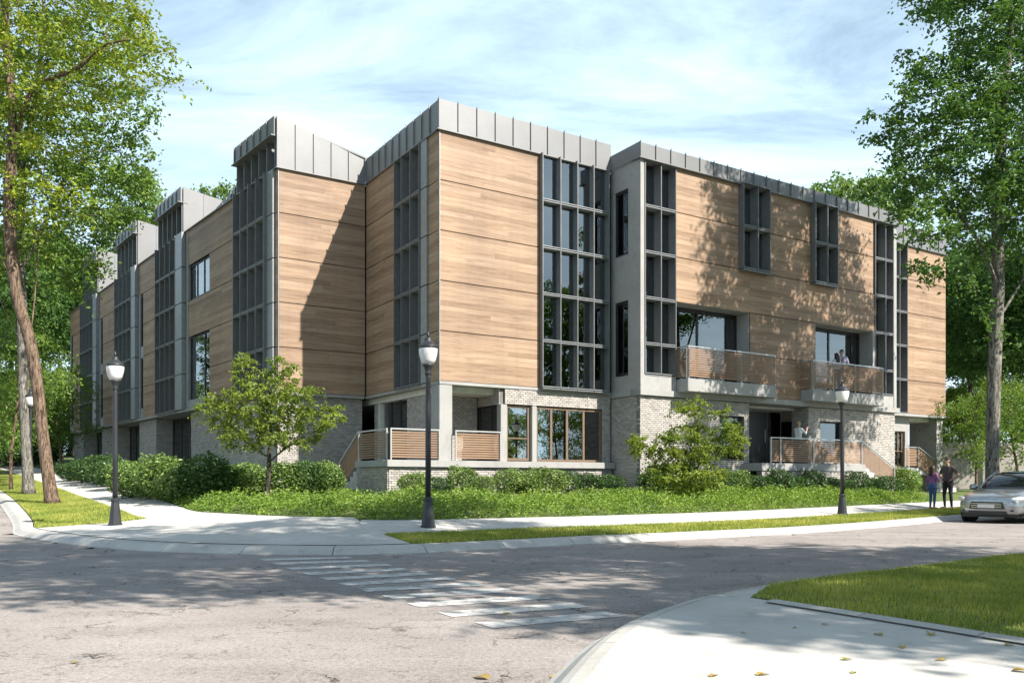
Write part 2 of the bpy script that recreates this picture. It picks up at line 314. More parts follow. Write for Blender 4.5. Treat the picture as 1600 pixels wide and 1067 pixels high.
def bx(name, x0, x1, y0, y1, z0, z1, mat, parent, Fr=I4, bev=0.0):
    """one box-shaped piece; alike pieces share mesh data"""
    d = (round(abs(x1-x0), 3), round(abs(y1-y0), 3), round(abs(z1-z0), 3)); k = (d, mat.name, bev)
    if k not in _bc:
        b = MB().box(-d[0]/2, d[0]/2, -d[1]/2, d[1]/2, -d[2]/2, d[2]/2); me = b.mesh(name, mat)
        if bev:
            bm = bmesh.new(); bm.from_mesh(me); bmesh.ops.bevel(bm, geom=bm.edges[:], offset=bev, segments=2, affect='EDGES'); bm.to_mesh(me); bm.free()
        _bc[k] = me
    return link(bpy.data.objects.new(name, _bc[k]), parent, Fr @ T3((x0+x1)/2, (y0+y1)/2, (z0+z1)/2))
def np_boxes(cent, half):
    """many boxes as arrays: cent (n,3), half (n,3) -> V, F quads"""
    sg = np.array([[x, y, z] for z in (-1, 1) for y in (-1, 1) for x in (-1, 1)], dtype=float)
    V = (cent[:, None, :]+sg[None]*half[:, None, :]).reshape(-1, 3)
    q = np.array([(0,2,3,1), (4,5,7,6), (0,1,5,4), (2,6,7,3), (0,4,6,2), (1,3,7,5)])
    F = (q[None]+(np.arange(len(cent))*8)[:, None, None]).reshape(-1, 4)
    return V, F

# ------------------------------------------------------------------ terrain
W = np.array([-0.62642, 0.77948])
def zroad(x, y):
    k = (np.asarray(x)+8.3)*W[0]+(np.asarray(y)-20)*W[1]
    return 0.042*np.maximum(0, k-2.0)
def catmull(P, step=0.5):
    P = np.array(P, float); out = []
    for i in range(len(P)-1):
        p0 = P[max(i-1, 0)]; p1 = P[i]; p2 = P[i+1]; p3 = P[min(i+2, len(P)-1)]
        L = np.hypot(*(p2-p1)); n = max(1, int(L/(step if L < 9 else 3)))
        for t in np.linspace(0, 1, n, endpoint=False):
            out.append(0.5*((2*p1)+(-p0+p2)*t+(2*p0-5*p1+4*p2-p3)*t*t+(-p0+3*p1-3*p2+p3)*t**3))
    out.append(P[-1]); return np.array(out)
KP = [(-75, 104), (-55, 79), (-35.3, 53.5), (-22.9, 36.4), (-18.2, 29.8), (-14.6, 24.4), (-12.4, 21.0), (-10.95, 18.6), (-9.4, 16.9), (-7.95, 15.5), (-6.6, 14.5), (-5.26, 13.9), (-3.28, 13.5), (-2.07, 13.65), (-0.86, 14.25), (1.2, 15.7), (3.91, 17.35), (7.79, 20.05), (13.7, 25.6), (20, 31.8), (30, 41.5), (60, 71), (100, 111)]
K = catmull(KP, 0.5)
def normals(P, side=1):
    d = np.gradient(P, axis=0); d /= np.linalg.norm(d, axis=1)[:, None]
    return np.stack([-d[:, 1], d[:, 0]], 1)*side
KN = normals(K)
Karc = np.concatenate([[0], np.cumsum(np.linalg.norm(np.diff(K, axis=0), axis=1))])
def kdist(x, y):
    """signed distance (positive on the building's side) and arc length on the far kerb"""
    x = np.atleast_1d(np.asarray(x, float)).ravel(); y = np.atleast_1d(np.asarray(y, float)).ravel()
    D = np.full(len(x), 1e9); S = np.zeros(len(x)); SG = np.ones(len(x)); p = np.stack([x, y], 1)
    for i in range(len(K)-1):
        a = K[i]; d = K[i+1]-a; L2 = d@d
        t = np.clip(((p-a)@d)/L2, 0, 1); q = p-a-t[:, None]*d; dd = np.hypot(q[:, 0], q[:, 1])
        m = dd < D; D[m] = dd[m]; S[m] = Karc[i]+t[m]*math.sqrt(L2); SG[m] = np.sign(d[0]*q[m, 1]-d[1]*q[m, 0])
    return D*SG, S
def rise(d): return np.interp(d, [0, 0.45, 1.95, 3.3, 6, 9, 400], [0.10, 0.125, 0.19, 0.33, 0.60, 0.75, 0.75])
def terr(x, y):
    d, s = kdist(x, y); return zroad(x, y).ravel()+rise(d) if np.ndim(x) else zroad(x, y)+rise(d)
def tz(x, y): return float(terr(np.array([x]), np.array([y]))[0])
def pix(px, t): return (px-800)/FPX*t
def sheet(name, rows, mat, kind='structure', smooth=True):
    """rows: list of polylines of equal length (n,3)"""
    R_ = np.array(rows); a, n, _ = R_.shape; V = R_.reshape(-1, 3)
    F = [(i*n+j, i*n+j+1, (i+1)*n+j+1, (i+1)*n+j) for i in range(a-1) for j in range(n-1)]
    o = link(bpy.data.objects.new(name, mesh_np(name, V, F, mat, smooth)))
    if kind: o['kind'] = kind
    return o
# the ground: one sheet out to the horizon, below everything else
gx = np.concatenate([np.linspace(-700, -80, 12), np.linspace(-70, 70, 29), np.linspace(80, 700, 12)])
gy = np.concatenate([np.linspace(-300, -30, 8), np.linspace(-25, 120, 30), np.linspace(140, 900, 14)])
rows = []
for y in gy:
    z = np.minimum(zroad(gx, np.full_like(gx, y)), 6.0)-0.10
    rows.append(np.stack([gx, np.full_like(gx, y), z], 1))
sheet('ground', rows, M['turf'])
# road surface on the viewer's side of the far kerb
gx1 = np.arange(-80, 110, 1.25); gy1 = np.arange(-24, 112, 1.25)
GX, GY = np.meshgrid(gx1, gy1); d_, s_ = kdist(GX.ravel(), GY.ravel())
idx = np.arange(GX.size).reshape(GX.shape); ok = ((d_ < 1.4) & (d_ > -26)).reshape(GX.shape); inn = (d_ < 0.35).reshape(GX.shape)
F = []
for i in range(GX.shape[0]-1):
    for j in range(GX.shape[1]-1):
        c = (ok[i, j], ok[i+1, j], ok[i, j+1], ok[i+1, j+1])
        if all(c): F.append((idx[i, j], idx[i, j+1], idx[i+1, j+1], idx[i+1, j]))
o = link(bpy.data.objects.new('road', mesh_np('road', np.column_stack([GX.ravel(), GY.ravel(), zroad(GX, GY).ravel()]), F, M['asphalt'], True))); o['kind'] = 'structure'
# soil and lawn under the planting, a fine grid on the building's side of the kerb
gx2 = np.arange(-46, 42, 0.75); gy2 = np.arange(13, 80, 0.75)
GX, GY = np.meshgrid(gx2, gy2); d_, s_ = kdist(GX.ravel(), GY.ravel()); zz = zroad(GX, GY).ravel()+rise(d_)-np.where(d_ < 4.6, 0.05, 0.0)
idx = np.arange(GX.size).reshape(GX.shape); ok = (d_ > 0.9).reshape(GX.shape)
F = []
for i in range(GX.shape[0]-1):
    for j in range(GX.shape[1]-1):
        if ok[i, j] and ok[i+1, j] and ok[i, j+1] and ok[i+1, j+1]: F.append((idx[i, j], idx[i, j+1], idx[i+1, j+1], idx[i+1, j]))
o = link(bpy.data.objects.new('planting_bed', mesh_np('planting_bed', np.column_stack([GX.ravel(), GY.ravel(), zz]), F, M['turf'], True))); o['kind'] = 'structure'

def strip(name, i0, i1, d0, d1, mat, n=4, lift=0.0, kind='structure', P=K, N=KN):
    """sheet along the kerb between offsets d0 and d1 (numbers or functions of arc length)"""
    rows = []
    for f in np.linspace(0, 1, n):
        a = d0(Karc[i0:i1]) if callable(d0) else np.full(i1-i0, d0); b = d1(Karc[i0:i1]) if callable(d1) else np.full(i1-i0, d1)
        dd = a*(1-f)+b*f; Q = P[i0:i1]+N[i0:i1]*dd[:, None]
        rows.append(np.column_stack([Q, zroad(Q[:, 0], Q[:, 1])+rise(dd)+lift]))
    return sheet(name, rows, mat, kind)
def near_i(x, y): return int(np.argmin(np.hypot(K[:, 0]-x, K[:, 1]-y)))
iL = near_i(-10.95, 18.6); iR = near_i(-1.75, 13.75); iC = near_i(-4.6, 13.7); iEnd = near_i(60, 71); i0 = near_i(-52, 79)
aL, aR, aC = Karc[iL], Karc[iR], Karc[iC]
def dbed(s): return np.interp(s, [aL-9, aL, aC-2.0, aC+1.2, aR+2, aR+5], [4.0, 4.0, 4.1, 4.15, 3.5, 3.4])
def dver(s): return np.interp(s, [aL-12, aL, aL+0.2], [2.35, 2.75, 1.95])
strip('verge_soil', i0, iL+1, 0.42, dver, M['turf'], 4)
strip('verge_soil', iR, iEnd, 0.42, 1.95, M['turf'], 4)
sw_l = strip('sidewalk', i0, iL+1, lambda q: dver(q)+0.001, dbed, M['paving'], 4, 0.012)
sw_r = strip('sidewalk', iR, iEnd, 1.951, dbed, M['paving'], 4, 0.012)
strip('corner_apron', iL, iR+1, 0.42, dbed, M['paving'], 8, 0.012)
# kerb: a bedding strip with its stones
kb = empty('kerb'); kb['kind'] = 'structure'
def kerb_run(parent, P, N, arcs, zf, step, sgn=1.0, w=0.42, h=0.115, off=-0.02):
    prof = [(off, -0.05), (off, 0.012), (off+0.05, 0.03), (off+0.15, h-0.02), (off+0.21, h), (off+w, h+0.012), (off+w, -0.05)]
    s = arcs[0]+0.3
    while s+step < arcs[-1]:
        g = 0.008; ss = np.linspace(s+g, s+step-g, 4); b = MB(); n = len(prof)
        for q in ss:
            px_, py_ = np.interp(q, arcs, P[:, 0]), np.interp(q, arcs, P[:, 1]); nx, ny = np.interp(q, arcs, N[:, 0]), np.interp(q, arcs, N[:, 1])
            for (dd, z) in prof: b.v.append((px_+nx*dd, py_+ny*dd, zf(px_+nx*dd, py_+ny*dd)+z+random.uniform(-0.0015, 0.0015)))
        for i in range(3):
            for k in range(n): b.f.append((i*n+k, i*n+(k+1) % n, (i+1)*n+(k+1) % n, (i+1)*n+k))
        b.f += [tuple(range(n))[::-1], tuple(range(3*n, 4*n))]; b.m = [0]*len(b.f)
        b.build('kerb_stone', M['kerb'], parent); s += step
iA, iB = near_i(-30, 49.5), near_i(27, 38.5)
kerb_run(kb, K[iA:iB], KN[iA:iB], Karc[iA:iB], lambda x, y: float(zroad(x, y)), 1.55)
# near corner: kerb, paving, lawn with its edging
NP_ = [(-1.5, -14), (-1.1, -7), (-0.75, -2), (-0.4, 1.0), (-0.1, 3.5), (0.235, 5), (0.65, 6.3), (1.17, 7.3), (1.62, 7.95), (2.39, 8.75), (3.19, 9.5), (4.43, 10.4), (5.87, 11.5), (7.74, 12.85), (14, 17.7), (25, 27), (60, 58)]
N_ = catmull(NP_, 0.4); NN = normals(N_, -1); Narc = np.concatenate([[0], np.cumsum(np.linalg.norm(np.diff(N_, axis=0), axis=1))])
kn = empty('near_kerb'); kn['kind'] = 'structure'
kerb_run(kn, N_[:-8], NN[:-8], Narc[:-8], lambda x, y: 0.0, 1.5, w=0.30, h=0.12)
inner = N_+NN*0.27
poly = [tuple(p) for p in inner]+[(60, -14)]
me = bpy.data.meshes.new('near_sidewalk'); me.from_pydata([(p[0], p[1], 0.128) for p in poly], [], [tuple(range(len(poly)))]); me.materials.append(M['paving'])
bm = bmesh.new(); bm.from_mesh(me); bmesh.ops.triangulate(bm, faces=bm.faces); bmesh.ops.recalc_face_normals(bm, faces=bm.faces)
if sum(f.normal.z for f in bm.faces) < 0: bmesh.ops.reverse_faces(bm, faces=bm.faces)
bm.to_mesh(me); bm.free()
o = link(bpy.data.objects.new('near_sidewalk', me)); o['kind'] = 'structure'
lawn_edge = [(2.18, 7.72), (2.62, 7.0), (3.02, 6.32), (3.42, 5.62), (4.6, 3.6), (6.2, 0.9), (9.5, -5)]
lawn_up = [tuple(N_[i]+NN[i]*0.30) for i in range(len(N_)) if 2.2 < N_[i][0] < 40]
lp = lawn_edge[::-1]+lawn_up+[(40, -5)]
me = bpy.data.meshes.new('near_lawn'); me.from_pydata([(p[0], p[1], 0.133) for p in lp], [], [tuple(range(len(lp)))]); me.materials.append(M['turf'])
bm = bmesh.new(); bm.from_mesh(me); bmesh.ops.triangulate(bm, faces=bm.faces); bmesh.ops.recalc_face_normals(bm, faces=bm.faces)
if sum(f.normal.z for f in bm.faces) < 0: bmesh.ops.reverse_faces(bm, faces=bm.faces)
bm.to_mesh(me); bm.free()
o = link(bpy.data.objects.new('near_lawn', me)); o['kind'] = 'structure'
ke = empty('lawn_edging'); ke['kind'] = 'structure'
LE = catmull(lawn_edge, 0.3); LN = normals(LE, -1); La = np.concatenate([[0], np.cumsum(np.linalg.norm(np.diff(LE, axis=0), axis=1))])
kerb_run(ke, LE, LN, La, lambda x, y: 0.12, 0.95, w=0.10, h=0.024, off=-0.05)
# crosswalk stripes, each a sheet of paint on the asphalt
cw = empty('crosswalk'); cw['kind'] = 'structure'
CL = [(409, 874.5), (429, 880.6), (451, 888.5), (477, 896.5), (503, 904.5), (534, 912.8), (566, 922), (604, 933), (645, 945.5), (694, 960), (755, 977)]
CR = [(547, 871), (575, 876), (608, 882), (636, 888.8), (670, 895.8), (707, 903), (750, 912), (797, 921.8), (850, 932.5), (908, 945), (962, 959)]
def gnd(p, z=0.0): t = FPX*(1.2-z)/(p[1]-750); return np.array([pix(p[0], t), t])
ax = gnd(CL[-1])-gnd(CL[0]); ax /= np.hypot(*ax)
for p, q in zip(CL, CR):
    a, c = gnd(p), gnd(q); b = MB(); hw = 0.155; vs = []; nn = 7; rnd = random.uniform
    for f in np.linspace(0, 1, nn):
        m_ = a*(1-f)+c*f
        for sg in (-1, 1):
            e = m_+ax*(sg*hw+rnd(-0.008, 0.008)); vs.append((e[0], e[1], 0.0045))
    b.add(vs, [(2*i, 2*i+2, 2*i+3, 2*i+1) for i in range(nn-1)]); b.build('painted_stripe', M['paint'], cw)
# ------------------------------------------------------------------ the building
CX, CY = -2.3208, 26.970
B = empty('apartment_building', (CX, CY, 0.0), R(32.256))
tag(B, 'three storey apartment building of cedar boards, grey fins and pale brick on the corner', 'building')
FM = I4                                                     # main front: x = along the front, -y = outwards
FA = T3(0, 6.041, 0) @ Matrix.Rotation(R(-90), 4, 'Z')      # side of the corner block: x 0..6.041 towards the corner
FR = T3(-3.377, 6.041, 0)                                   # return face: x 0..3.377
FL = T3(-3.377, 6.041, 0) @ Matrix.Rotation(R(-90+6.531), 4, 'Z')   # long wing: x = -distance from its corner
BY = -1.583
FB = T3(0, BY, 0)                                           # front of the bay
FS = T3(7.012, 0, 0) @ Matrix.Rotation(R(-90), 4, 'Z')      # side of the bay: x 0..1.583
Z0 = 4.38; PH = 1.606; ZJ = [Z0+PH*i for i in range(6)]; ZT = ZJ[5]   # panel joints, roof edge 12.41
def wood(Fr, x0, x1, z0, z1, y=0.0, name='wood_panel'):
    n = max(1, round((z1-z0-0.03)/0.16)); bh = (z1-z0-0.03)/n; C_, H_ = [], []
    xc, zc = (x0+x1)/2, (z0+z1)/2
    for i in range(n):
        x = x0; first = True
        while x < x1-0.01:
            L = random.uniform(1.2, 4.6) if first else random.uniform(3.2, 4.8); first = False
            e = min(x1, x+L)
            if x1-e < 1.0: e = x1
            dy = random.uniform(-0.0008, 0.0008)
            C_.append(((x+e)/2-xc, 0.02+dy, z0+0.015+bh*(i+0.5)-zc)); H_.append(((e-x)/2-0.0015, 0.02, bh/2-0.0016)); x = e
    V, F = np_boxes(np.array(C_), np.array(H_))
    return link(bpy.data.objects.new(name, mesh_np(name, V, F, M['wood'])), B, Fr @ T3(xc, y, zc))
def bricks(Fr, x0, x1, z0, z1, y=0.0, th=0.2, both=False):
    bx('brick_wall', x0, x1, y+0.018, y+th, z0, z1, M['mortar'], B, Fr)
    bl, bh = 0.17, 0.06; C_, H_ = [], []; j = 0.012
    rows = max(1, round((z1-z0)/(bh+j))); ph = (z1-z0)/rows
    for r_ in range(rows):
        x = x0-(bl+j)*(0.5 if r_ % 2 else 0.0)
        while x < x1:
            a, e = max(x, x0), min(x+bl, x1)
            if e-a > 0.03:
                C_.append(((a+e)/2, y+0.012+random.uniform(-0.009, 0.006), z0+ph*(r_+0.5))); H_.append(((e-a)/2, 0.02, (ph-j)/2))
            x += bl+j
    V, F = np_boxes(np.array(C_), np.array(H_)); keep = np.tile([True, True, True, False, True, True], len(C_))
    o = link(bpy.data.objects.new('brick_facing', mesh_np('brick_facing', V, F[keep], M['brick'])), B, Fr); o['kind'] = 'stuff'
def parapet(Fr, x0, x1, z0, ztf, step=0.7, y=-0.03, th=0.07, mat=None):
    """standing seam sheets; ztf gives the top height at x"""
    mat = mat or M['zinc']; n = max(1, round((x1-x0)/step)); w_ = (x1-x0)/n
    for i in range(n):
        a, e = x0+w_*i, x0+w_*(i+1); b = MB(); za, ze = ztf(a), ztf(e); xm = (a+e)/2
        b.prism([(a-xm, 0), (e-xm-0.002, 0), (e-xm-0.002, ze-z0), (a-xm, za-z0)], 'y', 0, th)
        b.prism([(a-xm, 0.03), (a-xm+0.022, 0.03), (a-xm+0.022, za-z0+0.045), (a-xm, za-z0+0.045)], 'y', -0.045, -0.0005)
        b.build('parapet_panel', mat, B, Fr @ T3(xm, y, z0))
def flashing(Fr, x0, x1, z=ZT, y=-0.09):
    bx('flashing', x0, x1, y, 0.1, z-0.035, z+0.0, M['zinc'], B, Fr)
def pane(Fr, x0, x1, z0, z1, y): return bx('glass_pane', x0, x1, y, y+0.012, z0, z1, M['glass'], B, Fr)
def finbay(Fr, xs, zs, yf=-0.21, yg=0.04, top=None, glass=True, back=None):
    """fins at xs, double transoms at the inner heights of zs, panes between"""
    zt = top or zs[-1]; w_ = 0.036
    for x in xs: bx('fin', x-w_/2, x+w_/2, yf, yg+0.04, zs[0], zt, M['fin'], B, Fr)
    for z in zs[:-1]:
        for a, e in zip(xs[:-1], xs[1:]):
            for dz in (-0.045, 0.02): bx('transom', a+w_/2, e-w_/2, yf+0.01, yg-0.004, z+dz, z+dz+0.025, M['fin_light'], B, Fr)
    if glass:
        for z, z2 in zip(zs[:-1], zs[1:]):
            for a, e in zip(xs[:-1], xs[1:]):
                pane(Fr, a+w_/2, e-w_/2, z+0.046, z2-0.05, yg)
                bx('glazing_bar', a+w_/2, a+w_/2+0.03, yg+0.013, yg+0.05, z+0.046, z2-0.05, M['frame'], B, Fr)
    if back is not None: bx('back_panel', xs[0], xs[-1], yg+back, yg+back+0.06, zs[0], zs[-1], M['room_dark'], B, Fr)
def window(Fr, x0, x1, z0, z1, y, mull=(), fw=0.05, mat=None, bars=()):
    """a framed window: frame members are one part, each pane a part"""
    mat = mat or M['frame']; b = MB(); d0, d1 = y-0.03, y+0.05
    b.box(x0, x0+fw, d0, d1, z0, z1).box(x1-fw, x1, d0, d1, z0, z1).box(x0+fw, x1-fw, d0, d1, z0, z0+fw).box(x0+fw, x1-fw, d0, d1, z1-fw, z1)
    for m_ in mull: b.box(m_-fw/2, m_+fw/2, d0+0.003, d1-0.003, z0+fw, z1-fw)
    for zb in bars: b.box(x0+fw, x1-fw, d0+0.006, d1-0.006, zb-0.02, zb+0.02)
    o = b.build('window_frame', mat, B, Fr); e = [x0+fw]+[q for m_ in mull for q in (m_-fw/2, m_+fw/2)]+[x1-fw]
    for i in range(0, len(e), 2):
        g = bx('pane', e[i], e[i+1], y+0.005, y+0.017, z0+fw, z1-fw, M['glass'], o, I4); 
    for c in o.children: pass
    return o
def railing(Fr, x0, x1, y, z0, posts, h=0.98, n=11, slope=0.0, slat_y=0.03):
    """handrail and posts are the part, the slats its pieces; slope = dz/dx for stairs"""
    b = MB(); zf = lambda x: z0+slope*(x-x0)
    b.add([(x0, y-0.025, zf(x0)+h-0.045), (x1, y-0.025, zf(x1)+h-0.045), (x1, y+0.025, zf(x1)+h-0.045), (x0, y+0.025, zf(x0)+h-0.045), (x0, y-0.025, zf(x0)+h), (x1, y-0.025, zf(x1)+h), (x1, y+0.025, zf(x1)+h), (x0, y+0.025, zf(x0)+h)],
          [(0,3,2,1), (4,5,6,7), (0,1,5,4), (2,3,7,6), (0,4,7,3), (1,2,6,5)])
    for p in posts: b.box(p-0.022, p+0.022, y-0.022, y+0.022, zf(p), zf(p)+h-0.046)
    r = b.build('railing', M['rail'], B, Fr); L = x1-x0; pitch = (h-0.14)/n
    s = MB(); t_ = 0.05; s.add([(0, 0, 0), (L-0.03, 0, slope*L), (L-0.03, 0.022, slope*L), (0, 0.022, 0), (0, 0, t_), (L-0.03, 0, slope*L+t_), (L-0.03, 0.022, slope*L+t_), (0, 0.022, t_)], [(0,3,2,1), (4,5,6,7), (0,1,5,4), (2,3,7,6), (0,4,7,3), (1,2,6,5)])
    me = s.mesh('slat', M['slat'])
    for i in range(n): link(bpy.data.objects.new('slat', me), r, T3(x0+0.015, y+slat_y, z0+0.07+pitch*i))
    return r
ROWS = list(zip(ZJ[:-1], ZJ[1:]))
# solid core: floors, ceilings, inner walls
for z in (4.30, 8.30, 12.34): 
    bx('floor_slab', 0.26, 28.1, 0.45, 14.0, z-0.22, z, M['room'], B)
for z in (4.28, 8.28): bx('floor_slab', 7.3, 21.5, BY+0.75, 0.449, z-0.22, z, M['room'], B)
bx('roof_slab', 0.06, 28.2, 0.06, 14.0, 12.39, 12.45, M['zinc'], B)
bx('roof_slab', 7.08, 21.7, BY+0.06, 0.058, 12.39, 12.448, M['zinc'], B)
bx('ground_slab', 0.0, 28.3, 0.2, 14.0, 1.45, 1.80, M['concrete'], B)
bx('ground_slab', 7.05, 21.7, BY+0.15, 0.198, 1.45, 1.79, M['concrete'], B)
bx('inner_wall', 0.3, 28.0, 5.4, 5.6, 1.8, 12.1, M['room'], B)
for z_ in (4.31, 8.31): bx('room_wall', 3.7, 7.4, 2.4, 2.46, z_, z_+3.74, M['cream'] if z_ < 5 else M['room'], B)
def curtain(Fr, x0, x1, z0, z1, y):
    n = max(6, int((x1-x0)/0.05)); b = MB(); q = [(x0+(x1-x0)*i/n, 0.03*math.sin(i*1.9)) for i in range(n+1)]
    b.add([(x_, d_, z_) for z_ in (z0, z1) for x_, d_ in q]+[(x_, d_+0.008, z_) for z_ in (z0, z1) for x_, d_ in q], [(i, i+1, n+2+i, n+1+i) for i in range(n)]+[(2*n+2+i, 3*n+3+i, 3*n+4+i, 2*n+3+i) for i in range(n)])
    b.build('curtain', M['blind'], B, Fr @ T3(0, y, 0))
for x0_, x1_ in ((5.4, 6.7), (4.0, 4.25)):
    for z_ in (4.35, 8.35): curtain(FM, x0_, x1_, z_, z_+3.6, 0.42)
for x0_, x1_, z0_ in ((16.0, 17.6, 8.35), (7.3, 8.6, 4.35), (9.0, 10.6, 4.78)): bx('room_wall', x0_, x1_, 1.25, 1.3, z0_, z0_+2.7+(0.9 if z0_ > 8 else 0), M['cream'], B, FB)
curtain(FB, 8.1, 8.6, 8.35, 12.1, 0.62); curtain(FB, 10.9, 12.3, 4.78, 7.4, 1.1); curtain(FB, 18.9, 20.0, 4.78, 7.4, 1.1); curtain(FB, 20.4, 21.4, 8.35, 12.0, 0.62); curtain(FM, 5.3, 6.5, 1.85, 3.9, 0.8)
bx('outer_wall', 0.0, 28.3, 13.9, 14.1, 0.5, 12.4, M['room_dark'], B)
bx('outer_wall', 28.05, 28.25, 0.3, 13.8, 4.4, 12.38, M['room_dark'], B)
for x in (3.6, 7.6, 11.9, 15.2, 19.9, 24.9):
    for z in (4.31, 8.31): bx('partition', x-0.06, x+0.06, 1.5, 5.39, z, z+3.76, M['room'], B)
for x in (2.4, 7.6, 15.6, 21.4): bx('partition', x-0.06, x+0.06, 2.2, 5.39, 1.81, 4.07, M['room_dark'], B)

# --- main front of the corner block
for z0_, z1_ in ROWS: wood(FM, 0.03, 3.845, z0_, z1_)
bx('backing_wall', 0.02, 3.84, 0.05, 0.25, Z0, ZT-0.03, M['mortar'], B)
bx('corner_trim', -0.002, 0.026, -0.012, 0.03, Z0, ZT-0.04, M['fin_light'], B)
finbay(FM, [3.87, 4.62, 5.35, 6.07, 6.76], ZJ)
bx('side_panel', 6.80, 7.008, 0.05, 0.2, Z0, ZT-0.04, M['fin'], B)
parapet(FM, -0.05, 6.98, ZT, lambda x: 13.37, 0.7); flashing(FM, -0.10, 6.99)
bx('soffit', 0.0, 7.0, -0.02, 2.4, Z0-0.10, Z0-0.003, M['concrete'], B)
# --- side of the corner block
for z0_, z1_ in ROWS:
    wood(FA, 0.02, 2.70, z0_, z1_); wood(FA, 5.27, 5.995, z0_, z1_)
bx('backing_wall', 0.02, 2.70, 0.05, 0.25, Z0, ZT-0.03, M['mortar'], B, FA); bx('backing_wall', 5.27, 5.78, 0.05, 0.25, Z0, ZT-0.03, M['mortar'], B, FA)
finbay(FA, [2.75, 3.35, 4.05, 4.75], ZJ, yf=-0.10, yg=0.28, back=0.6)
for z0_, z1_ in ROWS: bx('metal_panel', 4.80, 5.25, -0.06, 0.1, z0_+0.02, z1_-0.02, M['fin_light'], B, FA)
parapet(FA, 0.1, 6.02, ZT, lambda x: 13.35, 0.58); flashing(FA, 0.0, 6.02)
bx('soffit', 0.0, 5.98, -0.02, 0.34, Z0-0.10, Z0-0.004, M['concrete'], B, FA)
# --- return face
for z0_, z1_ in ROWS: wood(FR, 0.05, 3.33, z0_, z1_)
bx('backing_wall', 0.05, 3.36, 0.05, 0.25, Z0, ZT-0.03, M['mortar'], B, FR)
bx('corner_trim', 0.012, 0.04, -0.012, 0.03, Z0, ZT-0.04, M['fin_light'], B, FR)
parapet(FR, -0.05, 3.33, ZT, lambda x: 14.22-0.27*max(0, x), 0.62); flashing(FR, -0.08, 3.3)
bx('soffit', 0.0, 3.3, -0.02, 0.34, Z0-0.10, Z0-0.005, M['concrete'], B, FR)
bricks(FR, 0.05, 3.30, 0.55, Z0-0.11, 0.22)
# --- the long wing
def kx(k): return -k
cols = [(0.80, 3.81, 0.0), (11.08, 14.12, 10.10), (18.45, 21.75, 17.67), (26.9, 30.2, 26.05)]
zt_ = [14.25, 14.54, 14.80, 15.1]
for ci, (ka, kb_, kp) in enumerate(cols):
    xs = list(np.linspace(-kb_, -ka, 5)); zt = zt_[ci]
    finbay(FL, xs, ZJ, yf=-0.22, yg=0.22, back=0.5)
    # metal side panels between fins and wood
    if ci:
        for z0_, z1_ in ROWS: bx('metal_panel', -ka+0.03, -kp-0.01, -0.20, 0.1, z0_+0.02, z1_-0.02, M['fin_light'], B, FL)
    else:
        for z0_, z1_ in ROWS: bx('corner_panel', -ka+0.03, -0.22, -0.10, 0.1, z0_+0.02, z1_-0.02, M['fin_light'], B, FL)
        for z0_, z1_ in ROWS: wood(FL, -0.21, -0.04, z0_, z1_, -0.01)
    # clerestory tower above the fins
    ka2 = ka-0.6 if ci else 0.05
    xs2 = list(np.linspace(-kb_, -ka2-0.10, 6)); zc = zt-0.72
    for x in xs2: bx('fin', x-0.025, x+0.025, -0.05, 0.36, ZT+0.03, zc, M['fin'], B, FL)
    for a, e in zip(xs2[:-1], xs2[1:]): pane(FL, a+0.025, e-0.025, ZT+0.05, zc-0.01, 0.30)
    bx('canopy', -kb_-0.12, -ka2+0.02, -0.24, 0.2, zc, zc+0.035, M['zinc'], B, FL)
    parapet(FL, -kb_-0.05, -ka2-0.0, zc+0.036, lambda x: zt, 0.62, y=-0.12)
    D_ = 4.6; zb = zt-0.14*D_
    b = MB(); b.prism([(0.0, zt-0.05), (D_, zb-0.05), (D_, zb-0.12), (0.0, zt-0.12)], 'x', -kb_, -ka2-0.07); b.build('tower_roof', M['zinc'], B, FL)
    b = MB(); b.prism([(0.0, ZT+0.02), (0.0, zt-0.13), (D_, zb-0.13), (D_, ZT+0.02)], 'x', -kb_, -kb_+0.06); b.build('tower_side', M['zinc'], B, FL)
    b = MB(); b.box(-kb_+0.07, -ka2-0.08, 2.2, 2.26, ZT+0.03, zb-0.0); b.build('tower_back', M['room'], B, FL)
    if ci:
        for j in range(5):
            y0_, y1_ = D_*j/5, D_*(j+1)/5; b = MB()
            b.prism([(y0_, ZT+0.02), (y1_-0.012, ZT+0.02), (y1_-0.012, zt-0.14*y1_), (y0_, zt-0.14*y0_)], 'x', -ka2-0.06, -ka2); b.build('parapet_panel', M['zinc'], B, FL)
flashing(FL, -34.2, -0.02)
segs = [(3.86, 10.06), (14.16, 17.63), (21.8, 26.0), (30.25, 34.0)]
